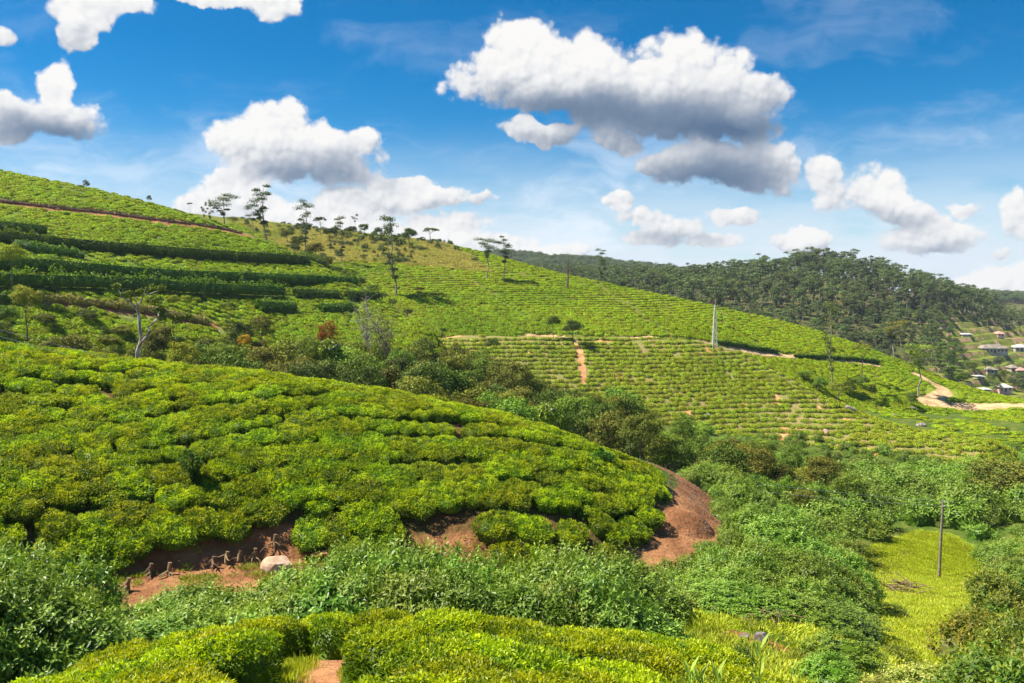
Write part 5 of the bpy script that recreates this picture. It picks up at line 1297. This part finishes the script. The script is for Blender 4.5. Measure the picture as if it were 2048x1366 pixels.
k = inpoly(px, py, GRASSPOLY) & (fbm(np.stack([X, Y], -1) / 3, 3, 55) > .56) & (r.uniform(size=1500) < .5); X, Y, Z = X[k], Y[k], Z[k]; n = len(X)
scatter('weeds', np.stack([X, Y, Z], -1), r.uniform(0, 6.28, n), r.uniform(.6, 1.6, n), r.integers(0, 3, n), WT, 'darker weeds growing in clumps over the grass clearing', 'weeds', zs=r.uniform(.3, .9, n))
gp = resample(np.concatenate([R_gap[:, :2], R_gap[:, 2:]], 1), .05); i = r.integers(0, len(gp), 2600); d = r.normal(size=(2600, 2)) * .55
X, Y = gp[i, 0] + d[:, 0], gp[i, 1] + d[:, 1]; dd_ = distpl(X, Y, R_gap); k = (dd_ > .22 + .25 * vnoise(np.stack([X, Y], -1) * 2.3, 5)) & (dd_ < 1.2); X, Y = X[k], Y[k]; Z = H_base(X, Y); n = len(X)
scatter('weeds', np.stack([X, Y, Z], -1), r.uniform(0, 6.28, n), r.uniform(.25, .7, n), r.integers(0, 4, n), GTF, 'short grass and weeds along the edges of the earthen gap in the near tea', 'weeds', zs=r.uniform(.3, 1.1, n))
# loose stones and clods on the bare earth
def clod(seed):
    q = np.random.default_rng(seed); V = np.array([[1, 0, 0], [-1, 0, 0], [0, 1, 0], [0, -1, 0], [0, 0, 1], [0, 0, -.6]]) * q.uniform(.6, 1.2, (6, 1)) + q.normal(size=(6, 3)) * .15
    return mesh('clod', V * .05, np.array([[0, 2, 4], [2, 1, 4], [1, 3, 4], [3, 0, 4], [2, 0, 5], [1, 2, 5], [3, 1, 5], [0, 3, 5]]), [M_SOIL if seed % 2 else M_ROCK])
X = np.r_[r.uniform(4, 12, 9000), r.uniform(-18, 8, 9000), r.uniform(-4, 1, 1500)]; Y = np.r_[r.uniform(31, 52, 9000), r.uniform(22, 35, 9000), r.uniform(7, 14, 1500)]
pxx = 1024 + X / Y * FPX; yb = np.interp(pxx, [b[0] for b in KB], [b[2] for b in KB])
k = (distpl(X, Y, R_knoll) < 1.7) | ((Y < yb + .5) & (Y > yb - 5) & (X < 7) & (Y > 20)) | (distpl(X, Y, R_gap) < .5)
X, Y = X[k], Y[k]; n = len(X)
scatter('stones', np.stack([X, Y, terrain(X, Y)], -1), r.uniform(0, 6.28, n), r.uniform(.2, 1.1, n) ** 1.8 * np.clip(Y / 34, .25, 1), r.integers(0, 4, n), [clod(1), clod(3), clod(5), clod(6)], 'small loose stones and clods on the bare red earth', 'stones')
# golden dry growth on the lower bank of the terraces
hedge(B2[:, :], .9, 'golden brown dry bank vegetation below the last hedge on the left', 83, mat=M_DRYGRASS, width=.8, dens=70, card=.35, name='dry_hedge', group='dry banks on the terraced hill')
hedge(B1[:, :], .55, 'brown scrubby bank line crossing the upper terraced hill', 84, mat=M_DRY, width=.6, dens=22, card=.4, name='dry_hedge', group='dry banks on the terraced hill')

# ------------------------------------------------------------------ bare trees
def bare(px, pytop, Y, branches, label, mat, r0=.18, crowns=None, name='bare_tree', tint=(1, 1, 1)):
    """branches as pixel polylines at the depth of the tree, (points, radius)"""
    p, h = place_top(px, pytop, Y); t = ob(name, None, loc=p, label=label, cat='tree')
    a = Acc(); r = np.random.default_rng(int(px))
    for bi, (pl, ra, rb) in enumerate(branches):
        pts = np.array([P(x, y, Y) for x, y in pl]) - p
        dy = np.cumsum(r.normal(size=len(pts)) * (0.10 if bi else .04) * np.linalg.norm(pts[-1] - pts[0])); pts[:, 1] += dy - dy[0]
        if bi == 0: pts[0, 2] = min(pts[0, 2], -.4)
        a.tube(pts, np.linspace(ra, rb, len(pts)) * .55, 7)
    ob('trunk', a.build('trunk', [mat]), t)
    if crowns:
        b = Acc()
        for (x, y, rr) in crowns:
            c = P(x, y, Y) - p; n = int(130 * (rr / 12)); e = unit(n, r); c[1] += r.normal() * .5
            R_ = rr / FPX * Y; pos = c + e * R_ * r.uniform(.3, 1.05, (n, 1)) * np.array([1, 1, .7])
            nm = e + r.normal(size=(n, 3)) * .5; ax = np.cross(nm, r.normal(size=(n, 3))); ax /= np.linalg.norm(ax, axis=1, keepdims=True)
            b.leaves(pos, ax, nm, .22 * r.uniform(.6, 1.3, n), .12, r.uniform(0, 1, n), np.clip(e[:, 2], 0, 1) * r.uniform(0, 1, n))
        o = ob('crown', b.build('crown', [M_TREE]), t); o.color = (*tint, 1)
    return t
bare(275, 580, 62, [
 ([(268, 730), (272, 705), (279, 680), (277, 655), (275, 630), (272, 615)], .30, .17),
 ([(279, 690), (290, 675), (297, 665), (291, 655), (300, 645), (301, 637), (294, 623), (290, 618)], .18, .09),
 ([(301, 639), (312, 634)], .09, .05), ([(295, 624), (303, 616), (310, 612)], .07, .03),
 ([(272, 617), (262, 605), (250, 597), (242, 595), (248, 588), (238, 586), (233, 575)], .13, .04),
 ([(272, 617), (280, 605), (287, 592), (300, 588), (318, 582)], .12, .04), ([(274, 612), (272, 600), (262, 590), (255, 586)], .08, .03),
 ([(312, 634), (325, 645), (345, 648), (360, 640)], .06, .03), ([(287, 592), (290, 582), (292, 575)], .05, .02)],
 'dead looking tree with pale forked twisting trunk rising above the knoll crest', M_PALEBARK,
 crowns=[(235, 572, 9), (262, 588, 12), (295, 580, 14), (315, 578, 11), (318, 600, 13), (322, 620, 13), (300, 600, 8), (350, 640, 12), (248, 600, 7), (372, 632, 10), (280, 583, 9), (328, 634, 9)], tint=(1.0, 1.1, .6))
def twiggy(px0, base, top, Y, spread, seed, label, mat, n=26, leaf=None, rr=.10):
    r = np.random.default_rng(seed); p = P(px0, base, Y); p[2] = min(p[2], zt(p[0], Y)) if False else p[2]
    g = zt(p[0], Y); p[2] = g; H = (base - top) / FPX * Y; H = P(px0, top, Y)[2] - g
    a = Acc(); stems = [(np.zeros(3), np.array([.0, 0, H * .35]), rr)]
    a.tube([[0, 0, -.5], [0, 0, H * .18], [H * .03, 0, H * .45], [0, 0, H * .72]], [rr, rr * .85, rr * .7, rr * .4], 6)
    for k in range(n):
        b = np.array([0, 0, H * r.uniform(.52, .70)]); t = r.uniform(0, 6.28); w = spread / FPX * Y * .5 * r.uniform(.4, 1)
        e = np.array([math.cos(t) * w, math.sin(t) * w, H * r.uniform(.72, 1)])
        m1 = b * .5 + e * .5 + np.array([0, 0, -.02 * H]) + r.normal(size=3) * H * .03
        a.tube([b, m1, e], [rr * .4, rr * .25, .012], 5, False)
        for _ in range(6):
            f = r.uniform(.4, 1); s0 = m1 * (1 - f) + e * f; e2 = s0 + (e - b) * .22 + r.normal(size=3) * H * .09
            a.tube([s0, (s0 + e2) / 2 + r.normal(size=3) * .03 * H, e2], [.02, .014, .006], 4, False)
    t = ob('bare_tree', None, loc=p, label=label, cat='tree'); ob('trunk', a.build('trunk', [mat]), t); return t
twiggy(735, 690, 606, 96, 62, 1, 'leafless pale grey tree with fine spreading twigs in front of the terraces', M_PALEBARK, 14)
twiggy(772, 705, 625, 94, 50, 2, 'leafless brownish tree right of the pale grey bare one', M_BARK, 18)
twiggy(1135, 560, 527, 182, 8, 3, 'dead trunk with almost no branches on the slope in the centre', M_BARK, 5, rr=.28)
twiggy(1812, 745, 700, 205, 20, 5, 'leafless slim tree behind the sunlit eucalyptus', M_BARK, 10)

# ------------------------------------------------------------------ flowering sprays (white)
def flowers(px, py, Y, wpx, n, label, name='flowering_shrub'):
    r = np.random.default_rng(int(px + py)); c = P(px, py, Y); R_ = wpx / FPX * Y / 2; g = zt(c[0], Y)
    t = ob(name, None, loc=(c[0], Y, g), label=label, cat='shrub')
    zc = c[2] - g; low_ = zc < 3.6 * R_; hz = max(zc + R_, 1.2) if low_ else 2 * R_; c0 = np.array([0, 0, hz * .5 if low_ else zc])
    e = unit(n, r); e[:, 2] = np.abs(e[:, 2]) + .25; e /= np.linalg.norm(e, axis=1, keepdims=True); b = Acc(); pos = c0 + e * np.array([R_, R_, hz * .5]); nm = e + r.normal(size=(n, 3)) * .4; ax = np.cross(nm, r.normal(size=(n, 3))); ax /= np.linalg.norm(ax, axis=1, keepdims=True)
    s = .0045 * Y; b.leaves(pos, ax, nm, s * r.uniform(.6, 1.4, n), s * .6, r.uniform(0, 1, n)); ob('blossom', b.build('blossom', [M_FLOWER]), t)
    b = Acc(); n2 = 700; e = unit(n2, r); e[:, 2] = np.where(e[:, 2] < -.8, -e[:, 2], e[:, 2]); pos = c0 + e * np.array([R_, R_, hz * .5]) * r.uniform(.75, .97, (n2, 1)); nm = e + r.normal(size=(n2, 3)) * .4; ax = np.cross(nm, r.normal(size=(n2, 3)))
    ax /= np.linalg.norm(ax, axis=1, keepdims=True); b.leaves(pos, ax, nm, s * 1.6, s, r.uniform(0, 1, n2), r.uniform(0, .5, n2)); ob('foliage', b.build('foliage', [M_TREE]), t).color = (1.6, 1.8, 1, 1)
    a = Acc()
    for k in range(4): a.tube([[r.normal() * .1, r.normal() * .1, -.2], [r.normal() * .3 * R_, r.normal() * .3 * R_, c0[2]]], [.05, .02], 5, False)
    ob('stem', a.build('stem', [M_BARK]), t)
flowers(660, 700, 78, 36, 160, 'cream blossoming shrub right of the big olive tree')
flowers(740, 735, 74, 34, 60, 'faintly blossoming shrub in the middle of the gully wood')
flowers(1095, 828, 62, 32, 170, 'white blossoming shrub just over the knoll crest')
flowers(1920, 1046, 72, 54, 90, 'white topped flowering shrub right of the wooden pole')

# ------------------------------------------------------------------ small trees standing in the knoll tea
def sapling(px, base, top, wpx, label, seed, tint=(.65, .85, .7)):
    g = hit(px, base, 25); H = (base - top) / FPX * g[1]; r = np.random.default_rng(seed); R_ = wpx / FPX * g[1] / 2
    t = ob('sapling', None, loc=g, label=label, cat='sapling')
    a = Acc(); a.tube([[0, 0, -.3], [.05, 0, H * .5], [0, .05, H * .95]], [.04, .03, .01], 6); ob('stem', a.build('stem', [M_BARK]), t)
    n = 1500; z = r.uniform(.12, 1, n); tt = r.uniform(0, 6.28, n); w = R_ * (.55 + .45 * np.sin(z * 9 + seed)) * np.sin(np.clip(z, 0, 1) * 2.7 + .25) * r.uniform(.3, 1.05, n)
    pos = np.stack([w * np.cos(tt) + R_ * .3 * np.sin(z * 5), w * np.sin(tt), z * H], -1); ax = np.stack([np.cos(tt), np.sin(tt), r.uniform(-.4, .8, n)], -1) + r.normal(size=(n, 3)) * .4
    b = Acc(); b.leaves(pos, ax, r.normal(size=(n, 3)) * .5 + np.array([0, 0, .8]), .13 * r.uniform(.7, 1.2, n), .06, r.uniform(0, 1, n), (z > .8) * r.uniform(0, .8, n))
    ob('foliage', b.build('foliage', [M_SHRUB]), t).color = (*tint, 1)
sapling(385, 985, 898, 56, 'dark leafy sapling standing in the knoll tea at left', 1)
sapling(1208, 938, 896, 46, 'small dark sapling near the right end of the knoll', 2, (.5, .7, .6))
sapling(627+0, 905, 893, 14, 'tiny sapling beside a dark hollow of the knoll tea', 3)

# ------------------------------------------------------------------ rocks, stumps, log
def rock(px, py, wpx, hpx, mat, label, seed, name='boulder', ymin=3, sink=.25, ang=0.0, squash=1.0, cat='boulder', group=None):
    g = hit(px, py, ymin); s = wpx / FPX * g[1] / 2; h = hpx / FPX * g[1]; r = np.random.default_rng(seed)
    import bmesh
    bm = bmesh.new(); bmesh.ops.create_icosphere(bm, subdivisions=3, radius=1.0)
    V = np.array([v.co[:] for v in bm.verts]); F = np.array([[v.index for v in f.verts] for f in bm.faces]); bm.free()
    for _ in range(14):
        d = unit(1, r)[0]; k = r.uniform(.55, .88); t = V @ d; V = V - np.where(t > k, (t - k), 0)[:, None] * d
    V = V * (1 + (fbm(V * 2.5 + seed, 3, seed) - .5)[:, None] * .16)
    V = V * np.array([s, s * .8 * squash, h * .62]); 
    c_, s_ = math.cos(ang), math.sin(ang); V = np.stack([V[:, 0] * c_ + V[:, 2] * s_, V[:, 1], -V[:, 0] * s_ + V[:, 2] * c_], -1)
    return ob(name, mesh(name, V, F, [mat]), loc=g + np.array([0, 0, h * (.5 - sink)]), label=label, cat=cat, group=group)
rock(1521, 1285, 36, 30, M_ROCK, 'angular grey boulder on the verge beyond the near tea', 1, ymin=13)
rock(1490, 1276, 30, 12, M_ROCK, 'flat grey stone lying left of the angular boulder', 2, ymin=13)
rock(556, 1142, 70, 40, M_PALEROCK, 'pale tan boulder half hidden at the foot of the soil bank', 3, ymin=22)
rock(640, 1110, 66, 16, M_SOIL, 'flat ledge of reddish earth beside the pale boulder', 4, name='earth_ledge', ymin=22, cat='ledge')
rock(1700, 822, 34, 12, M_ROCK, 'long grey boulder lying on the edge of the pruned spur', 5, ymin=100, ang=.5)
rock(1843, 852, 22, 10, M_ROCK, 'rounded boulder near the right end of the pruned spur', 6, ymin=100)
rock(1626, 772, 14, 10, M_ROCK, 'small grey rock above the umbrella tree', 7, ymin=100)
rock(1788, 832, 12, 6, M_ROCK, 'small stone between the long and the rounded boulder', 8, ymin=100)
rock(1652, 868, 16, 12, M_PALEROCK, 'pale slab among the lower pruned rows', 9, ymin=100, ang=.6)
rock(1823, 818, 16, 6, M_ROCK, 'flat rock in the meadow right of the spur', 10, ymin=130)
rock(1415, 832, 14, 8, M_ROCK, 'dark rock on the bare patch of the pruned rows', 11, ymin=100)
rk2 = np.random.default_rng(66)
for k, (px, py) in enumerate([(165, 1165), (255, 1180), (300, 1150), (337, 1148), (452, 1125), (478, 1122), (508, 1118), (425, 1135), (548, 1090), (1045, 1105), (985, 1100), (205, 1150)]):
    g = hit(px, py, 20); a = Acc(); n = 6
    a.tube([[0, 0, -.1], [.02, 0, .18], [.05, .02, .34]], [.07, .055, .06], 6)
    for _ in range(n):
        t = rk2.uniform(0, 6.28); L = rk2.uniform(.15, .42); dz = rk2.uniform(-.35, .25)
        a.tube([[0, 0, .1 + .15 * (dz > 0)], [math.cos(t) * L * .5, math.sin(t) * L * .5 - .1, .12 + dz * .4], [math.cos(t) * L, math.sin(t) * L - .15, .05 + dz]], [.028, .02, .008], 5, False)
    ob('stump', a.build('stump', [M_DRY]), loc=g, label='small gnarled tea stump with bare roots on the soil bank', cat='stump', group='bare tea stumps on the soil bank').scale = (1.2, 1.2, 1.2)
# brush pile
g = hit(1800, 1185, 25); a = Acc()
for _ in range(40):
    t = rk2.uniform(0, 6.28); c = np.array([rk2.normal() * .8, rk2.normal() * .6, .25 + abs(rk2.normal()) * .2]); d = np.array([math.cos(t), math.sin(t), rk2.normal() * .35]) * rk2.uniform(.4, 1.0); a.tube([c - d, c + rk2.normal(size=3) * .06, c + d], [.03, .025, .01], 5, False)
ob('brush_pile', a.build('brush_pile', [M_DRY]), loc=g, label='pile of dry brown sticks left of the grass path', cat='brush pile')
g = hit(1385+150, 1250, 15)
a = Acc()
for _ in range(30):
    t = rk2.uniform(0, 6.28); c = np.array([rk2.normal() * .5, rk2.normal() * .3, .1 + abs(rk2.normal()) * .12]); d = np.array([math.cos(t), math.sin(t), rk2.normal() * .25]) * rk2.uniform(.1, .28); a.tube([c - d, c + rk2.normal(size=3) * .04, c + d], [.014, .012, .006], 5, False)
ob('brush_pile', a.build('brush_pile', [M_DRY]), loc=g, label='flat heap of brown twigs at the foot of the dark mound', cat='brush pile')

# ------------------------------------------------------------------ pole, cables, mast
g = hit(1878, 1156, 30); topz = P(1881, 1000, g[1])[2] - g[2]
pole = ob('utility_pole', None, loc=g, label='bare weathered wooden pole standing in the grass clearing', cat='pole')
a = Acc(); a.tube([[0, 0, -.5], [.03, 0, topz * .5], [.10, 0, topz]], [.11, .095, .08], 10); ob('shaft', a.build('shaft', [M_CONC], True), pole)
for k, hz in enumerate((.985, .93)):
    a = Acc(); a.tube([[.10, -.02, topz * hz], [.10, -.17, topz * hz]], [.02, .02], 6); a.tube([[.10, -.17, topz * hz - .05], [.10, -.17, topz * hz + .07]], [.045, .035], 8); ob('insulator', a.build('insulator', [M_PALEROOF]), pole)
def cable(p0, p1, sag, label):
    t = np.linspace(0, 1, 60)[:, None]; p = p0 * (1 - t) + p1 * t; p[:, 2] -= (4 * sag * t * (1 - t))[:, 0]
    a = Acc(); a.tube(p - p[0], np.full(60, .009), 5, False); ob('power_cable', a.build('power_cable', [M_WIRE]), loc=p[0], label=label, cat='cable', group='cables from the pole')
pt = g + np.array([.10, -.17, topz * .99])
far = P(-260, 590, 40)
cable(pt, far, 1.6, 'upper thin cable running from the pole top across the knoll')
cable(pt + np.array([0, 0, -topz * .055]), P(-260, 600, 40), 1.9, 'lower thin cable running from the pole across the knoll')

g = hit(1429, 696, 120); Hm = P(1429, 597, g[1])[2] - g[2]
mast = ob('lattice_mast', None, loc=g, label='slender pale lattice mast rising from the top of the pruned rows', cat='mast')
wb, wt = .42, .13; hm = Hm * .86
legs = [np.array([sx, sy]) for sx in (-1, 1) for sy in (-1, 1)]
for l in legs:
    a = Acc(); a.tube([[l[0] * wb, l[1] * wb, -.3], [l[0] * wt, l[1] * wt, hm]], [.036, .03], 5, False); ob('leg', a.build('leg', [M_STEEL]), mast)
nb = 13; zs_ = np.linspace(0, hm, nb + 1); cyc = [legs[0], legs[1], legs[3], legs[2]]
for i in range(nb):
    a = Acc(); z0, z1 = zs_[i], zs_[i + 1]; w0 = wb + (wt - wb) * z0 / hm; w1 = wb + (wt - wb) * z1 / hm
    for j in range(4):
        A0, B0 = cyc[j], cyc[(j + 1) % 4]
        a.tube([[*(A0 * w0), z0], [*(B0 * w1), z1]], [.016, .016], 4, False); a.tube([[*(B0 * w0), z0], [*(A0 * w1), z1]], [.016, .016], 4, False); a.tube([[*(A0 * w1), z1], [*(B0 * w1), z1]], [.016, .016], 4, False)
    ob('brace', a.build('brace', [M_STEEL]), mast)
a = Acc(); a.tube([[0, 0, hm], [0, 0, Hm]], [.05, .03], 6); a.tube([[-.3, 0, hm], [.3, 0, hm]], [.05, .05], 5); o = ob('antenna', a.build('antenna', [M_REDROOF]), mast); o['label'] = 'reddish antenna rod at the mast top'

# ------------------------------------------------------------------ houses of the village
def house(px, py, wpx, hpx, label, wall, roof, ry=0.0, hip=True, nwin=5, ymin=300, depth=.55, rh=.8):
    g = hit(px, py, ymin); w = wpx / FPX * g[1]; h = hpx / FPX * g[1]; d = max(4.0, w * depth)
    t = ob('house', None, loc=g + np.array([0, d / 2, -.1]), label=label, cat='house'); t.rotation_euler = (0, 0, ry)
    a = Acc(); a.box((0, 0, h / 2 - .6), (w, d, h + 1.2)); ob('wall', a.build('wall', [wall]), t)
    o = .5; W2, D2 = w / 2 + o, d / 2 + o; r0 = W2 - D2 if hip and W2 > D2 else (W2 if not hip else .2)
    hr = rh * D2 * .62
    V = [(-W2, -D2, h), (W2, -D2, h), (W2, D2, h), (-W2, D2, h), (-r0, 0, h + hr), (r0, 0, h + hr)]
    V += [(x, y, z - .16) for x, y, z in V[:4]]
    me = mesh('roof', np.array(V), [np.array([[0, 1, 5, 4], [2, 3, 4, 5], [0, 6, 7, 1], [1, 7, 8, 2], [2, 8, 9, 3], [3, 9, 6, 0], [6, 9, 8, 7]]), np.array([[1, 2, 5], [3, 0, 4]])], [roof]); ob('roof', me, t)
    for k in range(nwin):
        x = -w / 2 + w * (k + .5) / nwin; door = (k == nwin // 2)
        a = Acc(); ww, wh = min(1.5, w / nwin * .5), (h * .72 if door else h * .42); zc = (wh / 2 if door else h * .55)
        a.box((x, -d / 2 - .02, zc), (ww, .06, wh)); q = ob('door' if door else 'window', a.build('window', [M_DARK]), t)
        if not door:
            a = Acc(); a.box((x, -d / 2 - .06, zc - wh / 2 - .08), (ww + .3, .12, .12)); ob('sill', a.build('sill', [wall]), q)
    return t
house(1990, 706, 52, 10, 'long white house with greyish hipped roof on the village slope', M_WHITE, M_TIN, nwin=7, depth=.45)
house(2044, 702, 26, 8, 'white building with pale roof cut by the right edge', M_WHITE, M_PALEROOF, nwin=3)
house(2012, 783, 24, 9, 'small pink house just above the tea slope at right', M_PINK, M_PALEROOF, nwin=3)
house(2044, 748, 18, 8, 'house with pinkish red roof at the right edge', M_WHITE, M_REDROOF, nwin=3)
house(2052, 770, 26, 8, 'teal walled house at the right edge under the red roofed one', M_TEAL, M_TIN, nwin=3)
house(1963, 758, 12, 6, 'small hut with flat pale roof left of the pink house', M_WHITE, M_PALEROOF, nwin=2, rh=.2)
house(1985, 745, 20, 6, 'low grey roofed house beside the dark tree in the village', M_WHITE, M_TIN, nwin=3)
house(2030, 742, 14, 7, 'small whitewashed house left of the red roofed one', M_WHITE, M_TIN, nwin=2)
house(1765, 636, 28, 6, 'building with shining white roof among the forest trees', M_WHITE, M_PALEROOF, nwin=4, rh=.5)
house(2002, 672, 12, 5, 'little brownish house at the edge of the far wood', M_PINK, M_REDROOF, nwin=2)
house(1935, 671, 20, 3, 'low white shed on the upper village terrace', M_WHITE, M_PALEROOF, nwin=2, rh=.3)
house(1975, 782, 12, 4, 'tiny white shed left of the pink house at the tea edge', M_WHITE, M_PALEROOF, nwin=2, rh=.3)
for (px, top, Y, w, tn, lab) in [(1972, 715, 348, 26, (.55, .8, .9), 'dense dark tree between the village houses'), (2010, 738, 345, 26, (1, 1.1, .8), 'bushy green tree above the pink house'), (1905, 728, 330, 44, (.9, 1.2, .8), 'leafy tree at the lower left of the village'), (1940, 720, 335, 30, (1, 1.1, .8), 'tree left of the dark one in the village')]:
    T3(px, top, Y, w, 'b', tn, lab)

# foreground sprigs at the bottom edge
for k, (px, py, h) in enumerate([(1515, 1366, .42), (1430, 1372, .22), (1395, 1376, .2), (1375, 1372, .24)]):
    Y = 5.6; p = P(px, py + 30, Y); a = Acc(); r = np.random.default_rng(k); n = 9; z = np.linspace(.1, 1, n) * h * .8; t = np.arange(n) * 2.4
    a.tube([[0, 0, -.5], [.01, 0, h * .4], [.02, 0, h * .8]], [.006, .005, .003], 5)
    ax = np.stack([np.cos(t) * .6, np.sin(t) * .6, np.ones(n) * .9], -1); a.leaves(np.stack([0 * z + .01, 0 * z, z], -1), ax, np.stack([-np.cos(t), -np.sin(t), 0 * t + .6], -1), .15, .035, r.uniform(.5, 1, n), r.uniform(.6, 1, n), .04)
    ob('weed_shoot', a.build('weed_shoot', [M_SHRUB]), loc=p, label=['tall fresh shoot poking above the near tea at the bottom edge', 'short shoot left of the tall one at the bottom edge', 'low shoot near the bottom edge, second from the left', 'leftmost low shoot at the bottom edge'][k], cat='weed')

# ------------------------------------------------------------------ air
a = Acc(); a.box((150, 700, -20), (2600, 1700, 160))
hm_ = bpy.data.materials.new('haze'); hm_.use_nodes = True; t = NT(hm_.node_tree); t.n.clear()
pv = t.node('ShaderNodeVolumePrincipled', {'Color': (.80, .88, 1.0), 'Density': .00012, 'Anisotropy': .2})
t.node('ShaderNodeOutputMaterial', {'Volume': pv.outputs[0]})
ob('haze', a.build('haze', [hm_]), label='thin blue haze in the air over the valley', cat='haze', kind='stuff')
